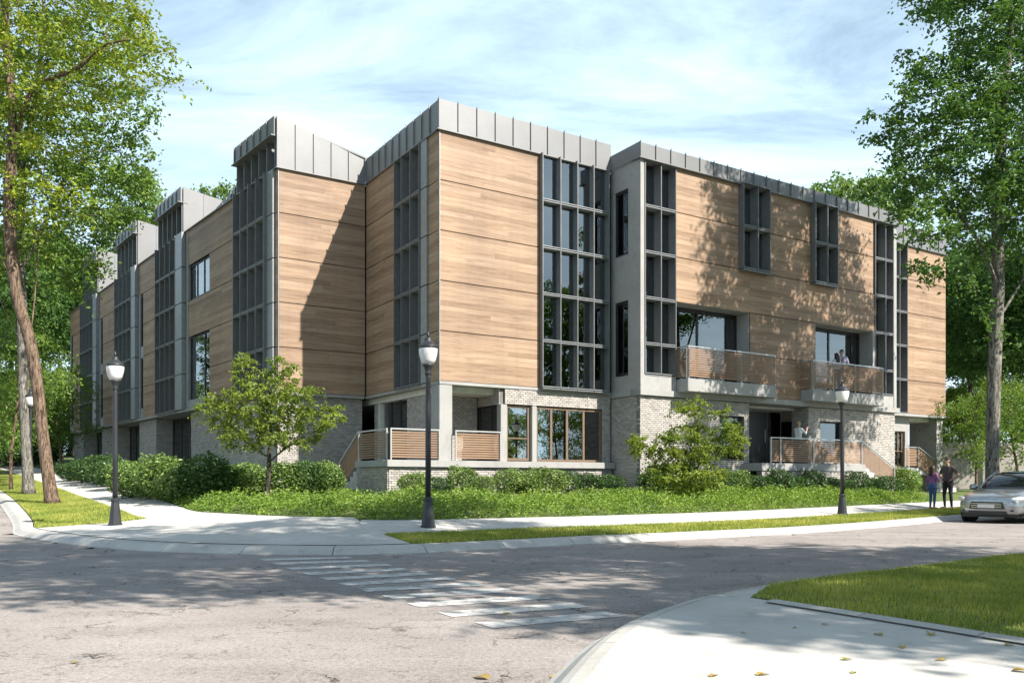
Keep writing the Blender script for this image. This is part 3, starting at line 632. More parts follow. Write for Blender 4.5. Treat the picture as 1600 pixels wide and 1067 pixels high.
for i, (ka, kb_) in enumerate(segs):
    for r_, (z0_, z1_) in enumerate(ROWS):
        if i == 0:
            if r_ in (1, 0): wood(FL, -7.05, -ka, z0_, z1_)
            elif r_ == 3: wood(FL, -7.05, -ka, z0_, z1_)
            else: wood(FL, -kb_, -ka, z0_, z1_)
        else:
            wood(FL, -kb_+(0.75 if r_ < 4 else 0), -ka, z0_, z1_)
    if i == 0:
        window(FL, -9.75, -7.08, ZJ[3]+0.05, ZJ[4]-0.02, 0.12, (-8.9, -8.0)); window(FL, -9.75, -7.08, 4.78, ZJ[2]-0.02, 0.12, (-7.9,), bars=(5.55,))
        bx('metal_panel', -10.05, -9.77, -0.02, 0.1, Z0, ZT-0.05, M['fin_light'], B, FL); bx('metal_panel', -9.76, -7.06, -0.015, 0.1, Z0, 4.77, M['fin_light'], B, FL)
    else:
        for za, zb_ in ((4.9, ZJ[2]-0.1), (ZJ[2]+0.5, ZJ[4]-0.1)): window(FL, -kb_+0.30, -kb_+0.72, za, zb_, 0.06)
        bx('metal_panel', -kb_, -kb_+0.29, -0.02, 0.1, Z0, ZJ[4], M['fin_light'], B, FL); bx('metal_panel', -kb_+0.30, -kb_+0.74, 0.0, 0.1, Z0, 4.89, M['fin_light'], B, FL)
        bx('metal_panel', -kb_+0.30, -kb_+0.74, 0.002, 0.1, ZJ[2]-0.09, ZJ[2]+0.49, M['fin_light'], B, FL)
for ka, kb_ in ((3.86, 7.04), (14.2, 16.8), (21.8, 25.2), (30.3, 33.2)): bx('backing_wall', -kb_, -ka, 0.05, 0.25, Z0, ZT-0.03, M['mortar'], B, FL)
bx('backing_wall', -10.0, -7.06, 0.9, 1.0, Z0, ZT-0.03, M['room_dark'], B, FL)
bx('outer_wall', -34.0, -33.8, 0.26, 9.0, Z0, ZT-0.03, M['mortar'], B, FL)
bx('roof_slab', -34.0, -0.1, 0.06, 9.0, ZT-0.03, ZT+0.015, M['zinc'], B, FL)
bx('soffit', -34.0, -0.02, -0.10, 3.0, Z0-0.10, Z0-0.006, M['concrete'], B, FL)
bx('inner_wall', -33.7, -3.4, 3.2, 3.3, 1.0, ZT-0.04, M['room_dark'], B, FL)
# sloping seam fascia beside the first tower
for j in range(9):
    a = 3.45+j*0.47; e = a+0.46; b = MB(); zf = lambda k: 13.42-(k-3.4)*0.232
    b.prism([(-e, zf(e)-0.33), (-a, zf(a)-0.33), (-a, zf(a)), (-e, zf(e))], 'y', 0.30, 0.36); b.box(-a-0.02, -a, 0.26, 0.2995, zf(a)-0.30, zf(a)+0.04); b.build('parapet_panel', M['zinc'], B, FL)
b = MB(); b.prism([(-7.4, ZT+0.02), (-3.45, ZT+0.02), (-3.45, 13.05)], 'y', 0.62, 0.68); b.build('tower_side', M['fin'], B, FL)
b = MB(); b.prism([(-7.6, ZT+0.1), (-3.45, 13.06), (-3.45, 13.40), (-7.6, ZT+0.40)], 'y', 0.37, 4.5); b.build('tower_roof', M['zinc'], B, FL)
# ground floor of the wing: brick piers with deep glazed openings
for k0, k1 in ((0.3, 10.08), (15.4, 18.35), (23.4, 26.35), (31.2, 34.0)):
    zb = 0.5 if k0 < 5 else 1.0
    bricks(FL, -k1, -k0, zb, Z0-0.11, 0.22, 0.25)
    if k0 > 5: bricks(FL @ T3(-k0, 0.22, 0) @ Matrix.Rotation(R(90), 4, 'Z'), 0.0, 0.9, zb, Z0-0.11, 0.0, 0.22)
for k0, k1 in ((10.1, 15.4), (18.36, 23.4), (26.36, 31.2)):
    window(FL, -k1+0.02, -k0-0.02, 1.2, Z0-0.12, 1.05, tuple(np.linspace(-k1, -k0, 5)[1:-1]), 0.08)
railing(FL, -13.6, -11.2, -0.9, 1.35, (-13.58, -12.4, -11.22), 1.05)
# --- ground floor of the corner block
bricks(FA, 2.95, 5.35, 1.81, Z0-0.11, 0.33)
bricks(FA, 0.05, 0.52, 0.6, Z0-0.11, 0.331)
bx('side_wall', 0.52, 2.95, 0.34, 0.5, 0.6, 1.8, M['mortar'], B, FA)
window(FA, 0.54, 2.93, 1.86, Z0-0.14, 0.45, (1.35, 2.15), 0.09)
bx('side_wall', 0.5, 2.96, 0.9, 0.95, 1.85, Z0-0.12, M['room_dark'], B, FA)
bx('column', 0.0, 0.47, 0.0, 0.56, 1.81, Z0-0.101, M['concrete'], B, bev=0.012)
bricks(FM, 0.55, 2.27, 1.81, Z0-0.11, 1.54)
b = FM @ T3(2.30, 1.54, 0) @ Matrix.Rotation(R(-90), 4, 'Z')
window(b, 0.02, 1.44, 1.86, 3.72, 0.03, (0.95,), 0.07); bricks(b, 0.0, 1.44, 3.74, Z0-0.11, 0.0, 0.18)
bx('post', 2.29, 2.54, -0.02, 0.24, 1.81, 3.74, M['concrete'], B, bev=0.01); bx('post', 3.55, 3.74, -0.02, 0.24, 1.81, 3.74, M['concrete'], B, bev=0.01)
bricks(FM, 2.48, 6.66, 3.76, Z0-0.11, 0.02)
window(FM, 2.56, 3.53, 1.86, 3.74, 0.14, (), 0.09, M['bronze'], bars=(2.62,))
window(FM, 3.76, 6.62, 1.84, 3.74, 0.12, (4.42, 5.1, 5.83), 0.085, M['bronze'])
bricks(FM, 6.63, 6.99, 1.81, Z0-0.11, 0.03)
# terrace
bricks(FM @ T3(0, -0.12, 0), -1.80, 6.95, 0.45, 1.60, 0.0, 0.25)
bx('terrace_edge', -1.9, 7.0, -0.24, 0.0, 1.61, 1.83, M['concrete'], B, bev=0.012)
FT = T3(-1.83, 2.4, 0) @ Matrix.Rotation(R(-90), 4, 'Z')
bricks(FT, 0.0, 2.5, 0.45, 1.60, 0.0, 0.25); bx('terrace_edge', 0.0, 2.39, -0.08, 0.1, 1.612, 1.828, M['concrete'], B, FT, bev=0.012)
bx('terrace_floor', -1.72, 0.3, 0.0, 2.39, 1.5, 1.822, M['paving'], B); bx('terrace_floor', 0.3, 2.3, 0.001, 1.54, 1.5, 1.821, M['paving'], B)
railing(FM, -1.76, -0.06, -0.14, 1.83, (-1.74, -0.08)); railing(FM, 0.50, 2.22, -0.14, 1.83, (0.52, 2.20))
railing(FT, 0.05, 2.36, 0.04, 1.83, (0.07, 2.34))
railing(FT, -1.75, 0.03, 0.04, 0.80, (-1.73,), slope=1.03/1.78)
for i in range(6): bx('stair_tread', -1.72, -0.3, 2.4+0.29*i, 2.4+0.29*(i+1)+0.02, 0.5, 1.66-0.17*i, M['paving'], B)
# --- side of the bay
b = MB()
for x0_, x1_, z0_, z1_ in ((0.0, 0.20, Z0, ZT), (0.95, 1.57, Z0, ZT), (0.20, 0.95, Z0, 4.95), (0.20, 0.95, 7.58, 9.25), (0.20, 0.95, 11.55, ZT)): b.box(x0_+0.0, x1_, 0.0, 0.2, z0_, z1_-0.04)
b.build('concrete_panel', M['concrete'], B, FS)
window(FS, 0.205, 0.945, 4.96, 7.53, 0.07, (), 0.06); window(FS, 0.205, 0.945, 9.22, 11.5, 0.07, (), 0.06)
b = MB(); b.prism([(0.0, ZT), (1.66, ZT), (1.66, 12.95), (0.0, 12.93)], 'y', -0.07, 0.0); b.build('parapet_panel', M['zinc'], B, FS)
bricks(FS, -0.06, 1.53, 0.55, 4.15, 0.05); bx('ledge', -0.08, 1.62, -0.05, 0.3, 4.161, Z0-0.003, M['concrete'], B, FS, bev=0.01)
# --- front of the bay
parapet(FB, 6.95, 21.85, ZT, lambda x: 12.93, 0.72, y=-0.07); flashing(FB, 6.9, 21.9, y=-0.13)
bx('concrete_post', 7.02, 7.19, -0.02, 0.25, Z0, ZT-0.04, M['concrete'], B, FB)
zsB = [4.92]+ZJ[2:]; zsB.insert(1, ZJ[1])
finbay(FB, [7.23, 7.97, 8.67], zsB, yf=-0.04, yg=0.34)
bx('spandrel', 7.19, 8.69, -0.01, 0.3, Z0, 4.90, M['concrete'], B, FB)
for i in (3, 4):
    z0_, z1_ = ROWS[i]; wood(FB, 8.70, 11.90, z0_, z1_); wood(FB, 13.42, 16.05, z0_, z1_); wood(FB, 17.5, 20.15, z0_, z1_)
wood(FB, 8.70, 12.5, *ROWS[2]); wood(FB, 12.5, 16.4, *ROWS[2]); wood(FB, 16.4, 20.25, *ROWS[2])
for i in (0, 1): wood(FB, 12.53, 16.36, *ROWS[i])
bx('backing_wall', 8.7, 11.9, 0.05, 0.2, ZJ[3]+0.0, ZT-0.04, M['mortar'], B, FB); bx('backing_wall', 13.42, 16.05, 0.05, 0.2, ZJ[3], ZT-0.04, M['mortar'], B, FB); bx('backing_wall', 17.5, 20.15, 0.05, 0.2, ZJ[3], ZT-0.04, M['mortar'], B, FB)
bx('backing_wall', 8.7, 20.2, 0.05, 0.2, ZJ[2]+0.1, ZJ[3]-0.03, M['mortar'], B, FB); bx('backing_wall', 12.53, 16.36, 0.05, 0.2, Z0, ZJ[2]+0.09, M['mortar'], B, FB)
for xs in ([11.93, 12.72, 13.40], [16.08, 16.83, 17.48]):      # two protruding window boxes
    finbay(FB, xs, [ZJ[3], ZJ[4], ZT-0.02], yf=-0.24, yg=0.16)
    bx('box_sill', xs[0]-0.03, xs[-1]+0.03, -0.26, 0.2, ZJ[3]-0.085, ZJ[3]-0.05, M['fin'], B, FB); bx('box_head', xs[0]-0.03, xs[-1]+0.03, -0.26, -0.08, ZT-0.02, ZT+0.02, M['fin'], B, FB)
    bx('blind', xs[0]+0.05, xs[-1]-0.05, 0.30, 0.32, ZJ[4]+0.5, ZT-0.06, M['blind'], B, FB)
bx('blind', 7.26, 8.64, 0.5, 0.52, ZJ[4]+0.6, ZT-0.1, M['blind'], B, FB)
for x0_, x1_ in ((8.72, 12.5), (16.4, 20.1)):                   # recessed balcony doors
    gl0 = 0.66; b = MB()
    b.box(x1_-0.02, x1_+0.0, 0.04, gl0, 4.75, ZJ[2]-0.0).box(x0_, x1_-0.021, 0.04, gl0, ZJ[2]+0.0, ZJ[2]+0.06).box(x0_-0.02, x0_-0.001, 0.04, gl0, 4.75, ZJ[2]); b.build('recess_lining', M['concrete'], B, FB)
    L = x1_-x0_; window(FB, x0_+0.01, x1_-0.03, 4.76, ZJ[2]-0.01, gl0, (x0_+L*0.44, x0_+L*0.86), 0.085)
    bx('floor_slab', x0_, x1_, 0.04, 0.74, 4.38, 4.74, M['concrete'], B, FB)
for x0_, x1_ in ((8.71, 13.30), (15.42, 20.02)):
    bx('balcony_slab', x0_, x1_, -0.60, -0.002, 4.34, 4.80, M['concrete'], B, FB, bev=0.012)
    railing(FB, x0_+0.02, x1_-0.02, -0.57, 4.80, (x0_+0.06, x0_+1.3, x0_+2.7, x1_-0.06), 1.16, 13, slat_y=-0.055)
    q = FB @ T3(x0_+0.02, -0.02, 0) @ Matrix.Rotation(R(-90), 4, 'Z'); railing(q, 0.0, 0.53, 0.0, 4.80, (0.5,), 1.16, 13, slat_y=-0.05)
bx('concrete_post', 20.10, 20.24, -0.02, 0.66, 4.75, ZJ[2]-0.0, M['concrete'], B, FB)
zsC = [4.92]+ZJ[1:]
finbay(FB, [20.28, 21.0, 21.56], zsC, yf=-0.04, yg=0.34)
bx('concrete_post', 21.60, 21.78, -0.03, 0.25, Z0, ZT-0.04, M['concrete'], B, FB)
bx('spandrel', 20.03, 21.59, -0.01, 0.3, Z0, 4.90, M['concrete'], B, FB)
bx('end_wall', 21.62, 21.78, BY+0.26, 0.2, Z0, ZT-0.04, M['concrete'], B)
for x0_, x1_ in ((6.96, 12.45), (12.45, 21.95)): bx('ledge', x0_+0.002, x1_, -0.09, 0.45, 4.16, Z0-0.004, M['concrete'], B, FB, bev=0.01)
# bay ground floor
bricks(FB, 7.05, 10.92, 0.5, 4.14, 0.04); bricks(FB, 10.92, 12.24, 3.62, 4.14, 0.041); bricks(FB, 10.92, 12.24, 0.5, 1.95, 0.041); bricks(FB, 12.24, 12.5, 0.5, 4.14, 0.04)
window(FB, 10.94, 12.22, 1.96, 3.61, 0.2, (), 0.06)
q = FB @ T3(12.5, 0.04, 0) @ Matrix.Rotation(R(90), 4, 'Z')
bx('porch_wall', 12.5, 16.0, 1.45, 1.55, 1.80, 4.15, M['fin_light'], B, FB); bx('porch_wall', 12.38, 12.498, 0.06, 1.45, 1.80, 4.15, M['fin'], B, FB)
d = bx('door', 13.9, 15.05, 1.38, 1.449, 1.86, 4.0, M['frame'], B, FB); bx('door_handle', 0.40, 0.43, -0.10, -0.036, -0.2, 0.35, M['rail'], d, I4)
bx('door_panel', 15.15, 15.9, 1.40, 1.448, 1.86, 4.0, M['glass'], B, FB)
bricks(FB @ T3(15.95, 0.85, 0) @ Matrix.Rotation(R(-90), 4, 'Z'), 0.0, 0.80, 1.8, 4.14, 0.0)
bricks(FB, 15.97, 16.72, 0.5, 4.14, 0.04); bricks(FB, 16.72, 18.1, 3.62, 4.14, 0.041); bricks(FB, 16.72, 18.1, 0.5, 1.95, 0.041); bricks(FB, 18.1, 21.75, 0.5, 4.14, 0.04)
window(FB, 16.74, 18.08, 1.96, 3.61, 0.2, (), 0.06)
bx('bay_soffit', 7.2, 21.6, 0.25, 1.75, 4.15, 4.24, M['concrete'], B, FB)
# front porch with steps
bx('porch_floor', 12.05, 18.2, -1.0, 1.45, 1.55, 1.84, M['concrete'], B, FB, bev=0.01); bricks(FB @ T3(0, -0.95, 0), 12.1, 18.1, 0.45, 1.54, 0.0, 0.25)
railing(FB, 12.6, 18.1, -0.92, 1.84, (12.62, 13.15, 15.05, 16.9, 18.05))
railing(FB, 18.1, 20.3, -0.92, 1.82, (20.27,), slope=-1.05/2.2)
for i in range(6): bx('stair_tread', 18.2+0.34*i, 18.2+0.34*(i+1)+0.02, BY-0.9, BY-0.02, 0.4, 1.68-0.17*i, M['paving'], B)
# --- far end block
for z0_, z1_ in ROWS: wood(FM, 25.08, 28.3, z0_, z1_)
bx('backing_wall', 25.08, 28.2, 0.05, 0.25, Z0, ZT-0.03, M['mortar'], B)
finbay(FM, [22.6, 23.5, 24.43, 25.04], ZJ, yf=-0.06, yg=0.34, back=1.6)
parapet(FM, 21.8, 28.35, ZT, lambda x: 13.3, 0.7); flashing(FM, 21.8, 28.4)
bx('soffit', 21.8, 28.5, -0.06, 3.6, Z0-0.12, Z0-0.006, M['concrete'], B)
bx('column', 27.6, 28.15, 0.05, 1.5, 0.8, Z0-0.122, M['concrete'], B, bev=0.012)
bx('concrete_panel', 23.6, 25.7, 0.30, 0.5, 3.55, Z0-0.122, M['concrete'], B); window(FM, 24.0, 25.3, 1.84, 3.54, 0.42, (24.95,), 0.07, M['bronze'], bars=(2.6,)); bx('post', 25.35, 25.65, 0.28, 0.55, 1.0, 3.545, M['concrete'], B)
bricks(FM, 21.75, 23.98, 0.6, Z0-0.13, 0.42)
bx('porch_floor', 22.0, 27.5, 0.3, 3.0, 1.45, 1.83, M['paving'], B)
railing(FM, 25.0, 26.2, 0.1, 1.83, (25.05, 26.15)); 
FE = T3(26.2, 0.1, 0)
railing(FE, 0.0, 2.2, 0.0, 1.83, (2.17,), slope=-0.98/2.2); railing(FE @ T3(2.9, 1.7, 0), 0.0, 2.2, 0.0, 1.83, (0.03, 2.17), slope=-0.98/2.2)
for i in range(6): bx('stair_tread', 27.5+0.33*i, 27.5+0.33*(i+1)+0.02, 0.15, 1.7, 0.6, 1.68-0.17*i, M['paving'], B)
# ------------------------------------------------------------------ vegetation
def quad_leaves(pos, size, rng, droop=0.35, aspect=0.55, up=0.5, fold=0.18):
    """one folded leaf (two faces) at every position; returns V, F"""
    n = len(pos); d = rng.normal(size=(n, 3)); d[:, 2] = d[:, 2]*0.5-droop; d /= np.linalg.norm(d, axis=1)[:, None]
    nr = rng.normal(size=(n, 3))*0.7; nr[:, 2] += up; s = np.cross(d, nr); s /= np.linalg.norm(s, axis=1)[:, None]+1e-9; nm = np.cross(s, d)
    L = (size*rng.uniform(0.65, 1.3, n))[:, None]
    tip = pos+d*L; mid = pos+d*L*0.45; wv = s*L*aspect*0.5
    V = np.stack([pos, mid+wv+nm*L*fold, tip, mid-wv+nm*L*fold], 1).reshape(-1, 3)
    F = (np.array([[0, 1, 2, 3]])+(np.arange(n)*4)[:, None])
    F3 = np.concatenate([F[:, [0, 1, 2]], F[:, [0, 2, 3]]])
    return V, F3
def in_ellipsoids(env, n, rng, shell=0.35):
    vol = np.array([r[0]*r[1]*r[2] for c, r in env]); out = []
    pick = rng.choice(len(env), size=n, p=vol/vol.sum())
    d = rng.normal(size=(n, 3)); d /= np.linalg.norm(d, axis=1)[:, None]; rad = rng.uniform(shell**3, 1, n)**(1/3)
    c = np.array([e[0] for e in env])[pick]; r = np.array([e[1] for e in env])[pick]
    return c+d*rad[:, None]*r
def grow(stems, env, n_attr, step=0.45, dk=0.75, seed=1, maxit=140, wob=0.25, up=0.1):
    """space colonisation from given stem polylines; returns node positions and parents"""
    rng = np.random.default_rng(seed); P = []; par = []
    for st in stems:
        st = catmull3(st, step); first = None
        for j, p in enumerate(st):
            if j == 0 and P:
                dd = np.linalg.norm(np.array(P)-p, axis=1); q = int(np.argmin(dd))
                if dd[q] < step*0.6: first = q; continue
                first = q
            par.append((first if first is not None else -1) if (j == 0 or (first is not None)) else len(P)-1)
            first = None; P.append(p)
    P = np.array(P); par = list(par); att = in_ellipsoids(env, n_attr, rng)
    D = np.linalg.norm(att[:, None]-P[None], axis=2); nn = D.argmin(1); dist = D.min(1); alive = dist > dk
    for it in range(maxit):
        if alive.sum() < 3: break
        idx = np.where(alive)[0]; vec = att[idx]-P[nn[idx]]; vec /= np.linalg.norm(vec, axis=1)[:, None]+1e-9
        acc = np.zeros((len(P), 3)); np.add.at(acc, nn[idx], vec); cnt = np.bincount(nn[idx], minlength=len(P)); src = np.where(cnt > 0)[0]
        dr = acc[src]/cnt[src][:, None]+rng.normal(size=(len(src), 3))*wob+np.array([0, 0, up]); dr /= np.linalg.norm(dr, axis=1)[:, None]+1e-9
        new = P[src]+dr*step; o0 = len(P); P = np.concatenate([P, new]); par += list(src)
        Dn = np.linalg.norm(att[idx][:, None]-new[None], axis=2); m = Dn.min(1); a = Dn.argmin(1); better = m < dist[idx]
        nn[idx[better]] = o0+a[better]; dist[idx[better]] = m[better]; alive &= dist > dk
        if len(P) > 5200: break
    return P, np.array(par)
def catmull3(P, step):
    P = [np.array(p, float) for p in P]; out = []
    for i in range(len(P)-1):
        p0, p1, p2, p3 = P[max(i-1, 0)], P[i], P[i+1], P[min(i+2, len(P)-1)]; n = max(1, int(np.linalg.norm(p2-p1)/step))
        for t in np.linspace(0, 1, n, endpoint=False): out.append(0.5*((2*p1)+(-p0+p2)*t+(2*p0-5*p1+4*p2-p3)*t*t+(-p0+3*p1-3*p2+p3)*t**3))
    out.append(P[-1]); return np.array(out)
def radii(par, tip, base):
    n = len(par); lo, hi = 1.6, 4.5
    for _ in range(24):
        e = (lo+hi)/2; r = np.zeros(n); s = np.zeros(n)
        for i in range(n-1, -1, -1):
            v = s[i] if s[i] > 0 else tip**e
            r[i] = v**(1/e)
            if par[i] >= 0: s[par[i]] += v
        if r[0] > base: lo = e
        else: hi = e
    return r
def limbs(P, par, r, flare=1.5, rmin=0.0, groundz=None):
    """tapered tubes following the thickest child; returns MB"""
    n = len(P); kids = [[] for _ in range(n)]
    for i in range(n):
        if par[i] >= 0: kids[par[i]].append(i)
    b = MB(); start = [(i, None) for i in range(n) if par[i] < 0]
    while start:
        i, pre = start.pop(); chain = [i] if pre is None else [pre, i]
        while kids[chain[-1]]:
            ks = sorted(kids[chain[-1]], key=lambda q: -r[q]); start += [(q, chain[-1]) for q in ks[1:]]; chain.append(ks[0])
        rr = [r[c] for c in chain]
        if pre is not None: rr[0] = min(r[pre], r[i]*1.15)
        if max(rr) < rmin or len(chain) < 2: continue
        if pre is None:
            rr = [x*(1+(flare-1)*math.exp(-j*0.9)) for j, x in enumerate(rr)]
        rr[-1] *= 0.4; m = max(rr); b.tube([P[c] for c in chain], rr, 12 if m > 0.12 else 6 if m > 0.035 else 4, m > 0.03)
    return b
def leaf_points(P, par, r, thr, per, spread, rng, zs=0.75):
    """leaves sit along short drooping sprays that leave the twigs, so the crown breaks into clumps and gaps"""
    m = np.where(r < thr)[0]; nl = 10; ns = max(1, round(per/nl)); st = np.repeat(m, ns); n = len(st)
    f = rng.uniform(0, 1, n)[:, None]; b0 = P[st]*(1-f)+P[np.maximum(par[st], 0)]*f
    d = P[st]-P[np.maximum(par[st], 0)]; d /= np.linalg.norm(d, axis=1)[:, None]+1e-9
    d = d*0.6+rng.normal(size=(n, 3))*np.array([1, 1, zs*0.7]); d /= np.linalg.norm(d, axis=1)[:, None]+1e-9
    L = spread*2.0*rng.uniform(0.6, 1.4, n); q = np.tile(np.linspace(0.12, 1.0, nl), n)[:, None]; rp_ = lambda a: np.repeat(a, nl, axis=0)
    pts = rp_(b0)+rp_(d)*rp_(L)[:, None]*q-np.array([0, 0, 1.0])*(rp_(L)[:, None]*q*q*0.35)
    return pts+rng.normal(size=pts.shape)*spread*0.16
def make_tree(name, stems, env, n_attr, leafmat, bark, base_r, leaf=0.12, per=18, spread=0.28, step=0.45, dk=0.75, tip=0.006, seed=1, thr=0.016, up=0.1, droop=0.35, wob=0.25, extra=()):
    rng = np.random.default_rng(seed); P, par = grow(stems, env, n_attr, step, dk, seed, up=up, wob=wob); r = radii(par, tip, base_r)
    root = empty(name); limbs(P, par, r).build('trunk', bark, root, smooth=True)
    pts = leaf_points(P, par, r, thr, per, spread, rng); V, F = quad_leaves(pts, leaf, rng, droop)
    link(bpy.data.objects.new('crown', mesh_np('crown', V, F, leafmat)), root)
    return root
def dup(root, loc, rz=0, s=1.0, sz=None):
    r = root.copy(); COL.objects.link(r); r.matrix_basis = T3(*loc) @ Matrix.Rotation(rz, 4, 'Z') @ Matrix.Diagonal((s, s, sz or s, 1))
    for ch in root.children:
        c = ch.copy(); COL.objects.link(c); c.parent = r
    return r
def at(px, t, z=None):
    x = pix(px, t); return (x, t, tz(x, t) if z is None else z)
def pz(px, py, t): return np.array([pix(px, t), t, 1.2+(750-py)*t/FPX])     # point from its place in the photograph and its distance
# brown forked tree on the left verge (coordinates relative to its foot)
f0 = np.array([pix(82, 26.6), 26.6, tz(pix(82, 26.6), 26.6)-0.05])
def rel(px, py, t): return tuple(pz(px, py, t)-f0)
stA = [[(0, 0, 0), rel(68, 690, 26.6), rel(58, 600, 26.6), rel(46, 530, 26.5), rel(24, 450, 26.4), rel(14, 330, 26.2), rel(20, 200, 26), rel(10, 60, 25.8), rel(4, -60, 25.6)],
       [rel(46, 530, 26.5), rel(54, 470, 26.7), rel(58, 380, 26.9), rel(52, 310, 27), rel(66, 285, 27), rel(72, 240, 27)],
       [rel(18, 250, 26.1), rel(45, 150, 26.0), rel(75, 125, 25.8), rel(120, 108, 25.5), rel(165, 70, 25.2), rel(215, 62, 25.0)], [rel(24, 450, 26.4), rel(-10, 380, 26), rel(-60, 300, 25.5)]]
envA = [(rel(70, 40, 26), (3.6, 3.0, 3.0)), (rel(215, 95, 25.2), (2.0, 1.6, 1.0)), (rel(120, 20, 25.6), (2.6, 2.0, 2.0)), (rel(-60, 120, 26), (3.5, 3, 3.2)), (rel(20, 190, 25), (1.8, 1.5, 1.0)), (rel(20, -180, 26), (4, 3.4, 3.2)), (rel(90, 320, 26), (1.6, 1.3, 0.8)), (rel(85, 225, 27), (1.7, 1.5, 1.3))]
t = make_tree('leaning_tree', stA, envA, 1500, M['leaf_bright'], M['bark_brown'], 0.175, 0.14, 34, 0.27, 0.4, 0.6, seed=3, thr=0.018)
t.location = f0; tag(t, 'leaning brown-barked tree with a forked trunk and yellow-green leaves beside the lamp', 'tree')
# straight grey tree just behind it
f0 = np.array([pix(45, 31.0), 31.0, tz(pix(45, 31.0), 31.0)-0.05])
stB = [[(0, 0, 0), rel(38, 620, 31), rel(34, 480, 31.2), rel(30, 380, 31.4), rel(40, 250, 31.6), rel(60, 120, 31.8), rel(70, -20, 32)], [rel(36, 540, 31), rel(10, 490, 30.6), rel(-20, 420, 30)], [rel(34, 420, 31.2), rel(75, 340, 32), rel(110, 260, 32.5)]]
envB = [(rel(110, 150, 32), (3.6, 3.2, 3.4)), (rel(150, 230, 32), (2.4, 2.6, 2.0)), (rel(40, 250, 32), (3.8, 3.4, 2.6)), (rel(90, 10, 32), (3.5, 3.3, 2.6)), (rel(120, 330, 33), (2.0, 2.2, 1.5)), (rel(-20, 360, 31), (3, 3, 2.0)), (rel(60, 400, 33), (2.2, 2.0, 1.3)), (rel(190, 300, 33), (1.6, 2.0, 1.8)), (rel(120, 430, 34), (1.6, 2, 1.2))]
tB = make_tree('grey_tree', stB, envB, 1900, M['leaf_mid'], M['bark_grey'], 0.31, 0.16, 42, 0.31, 0.45, 0.68, seed=5, thr=0.018)
tB.location = f0; tag(tB, 'tall straight grey-barked tree with dense mid green crown at the left verge', 'tree')
# big tree at the right
f0 = np.array([16.2, 28.5, tz(16.2, 28.5)-0.05])
stC = [[(0, 0, 0), rel(1552, 640, 28.5), rel(1556, 520, 28.5), rel(1560, 430, 28.5), rel(1558, 330, 28.4), rel(1565, 220, 28.3), rel(1575, 80, 28.2), rel(1590, -80, 28)], [rel(1556, 540, 28.5), rel(1535, 480, 28.2), rel(1515, 430, 28)], [rel(1560, 450, 28.5), rel(1530, 380, 27.8), rel(1480, 310, 27.2), rel(1440, 250, 27)], [rel(1560, 500, 28.5), rel(1590, 450, 28.8), rel(1630, 380, 29)]]
envC = [(rel(1530, 200, 28), (3.3, 2.8, 3.0)), (rel(1440, 190, 27.4), (1.9, 1.9, 1.7)), (rel(1470, 300, 27.2), (2.0, 1.9, 1.9)), (rel(1500, 50, 28), (2.2, 2.4, 2.6)), (rel(1640, 200, 28.6), (3.2, 3.2, 4.0)), (rel(1450, 395, 27), (1.1, 1.1, 0.9)), (rel(1580, 330, 28), (2.2, 2.2, 1.5)), (rel(1560, -120, 28), (3.6, 3.4, 3.2)), (rel(1655, 90, 30), (3.0, 3.0, 3.6)), (rel(1700, 230, 31), (2.6, 2.6, 3.0))]
tC = make_tree('street_tree', stC, envC, 2300, M['leaf_deep'], M['bark_grey'], 0.36, 0.165, 62, 0.29, 0.45, 0.66, seed=9, thr=0.018)
tC.location = f0; tag(tC, 'large street tree with thick grey trunk and deep green crown at the right edge', 'tree')
# generic crowns for the trees around
def generic(name, h, rad, leafmat, bark, seed, leaf, per, n_attr, br, low=0.36, spread=0.4):
    rng = np.random.default_rng(seed); j = lambda s: rng.uniform(-s, s)
    st = [[(0, 0, 0), (j(.2), j(.2), h*0.2), (j(.4), j(.4), h*0.4), (j(.6), j(.6), h*0.62), (j(.7), j(.7), h*0.86)]]
    env = [((j(.5), j(.5), h*0.66), (rad*0.85, rad*0.85, h*0.26))]
    for q in range(7):
        a = q*0.9+j(.4); rr = rad*rng.uniform(0.45, 0.8); env.append(((rr*math.cos(a), rr*math.sin(a), h*rng.uniform(low+0.08, 0.88)), (rad*0.42, rad*0.42, h*0.115)))
    return make_tree(name, st, env, n_attr, leafmat, bark, br, leaf, per, spread, 0.55, 0.95, seed=seed, thr=0.02, tip=0.008)
g1 = generic('broadleaf_tree', 15.0, 4.4, M['leaf_deep'], M['bark_dark'], 21, 0.20, 75, 1000, 0.26)
g2 = generic('pale_tree', 14.0, 4.2, M['leaf_pale'], M['bark_dark'], 33, 0.24, 60, 800, 0.24)
g3 = generic('low_tree', 8.0, 3.2, M['leaf_mid'], M['bark_brown'], 45, 0.16, 60, 600, 0.14, 0.2)
g1.location = (5.2, 5.3, 0.1); g1.scale = (1.0, 1.0, 1.14); tag(g1, 'tall tree on the near lawn that shades the left half of the crossing', 'tree', 'street trees on the near lawn')
t = dup(g1, (9.5, 7.4, 0.1), 1.3, 0.95, 1.08); tag(t, 'tall tree on the near lawn that shades the road past the crosswalk', 'tree', 'street trees on the near lawn')
t = dup(g1, (15.6, 5.2, 0.1), 2.9, 0.95); tag(t, 'tall tree on the near lawn that shades the road by the grass tip', 'tree', 'street trees on the near lawn')
t = dup(g1, (11.0, 2.3, 0.1), 5.2, 0.8); tag(t, 'tall tree on the near lawn that shades the pale near sidewalk', 'tree', 'street trees on the near lawn')
t = dup(g1, (26.5, 20.0, 0.1), 4.1, 1.0); tag(t, 'tall tree at the near kerb that shades the sidewalk before the steps', 'tree', 'street trees on the near lawn')
ORD = ('first', 'second', 'third', 'fourth', 'fifth', 'sixth', 'seventh')
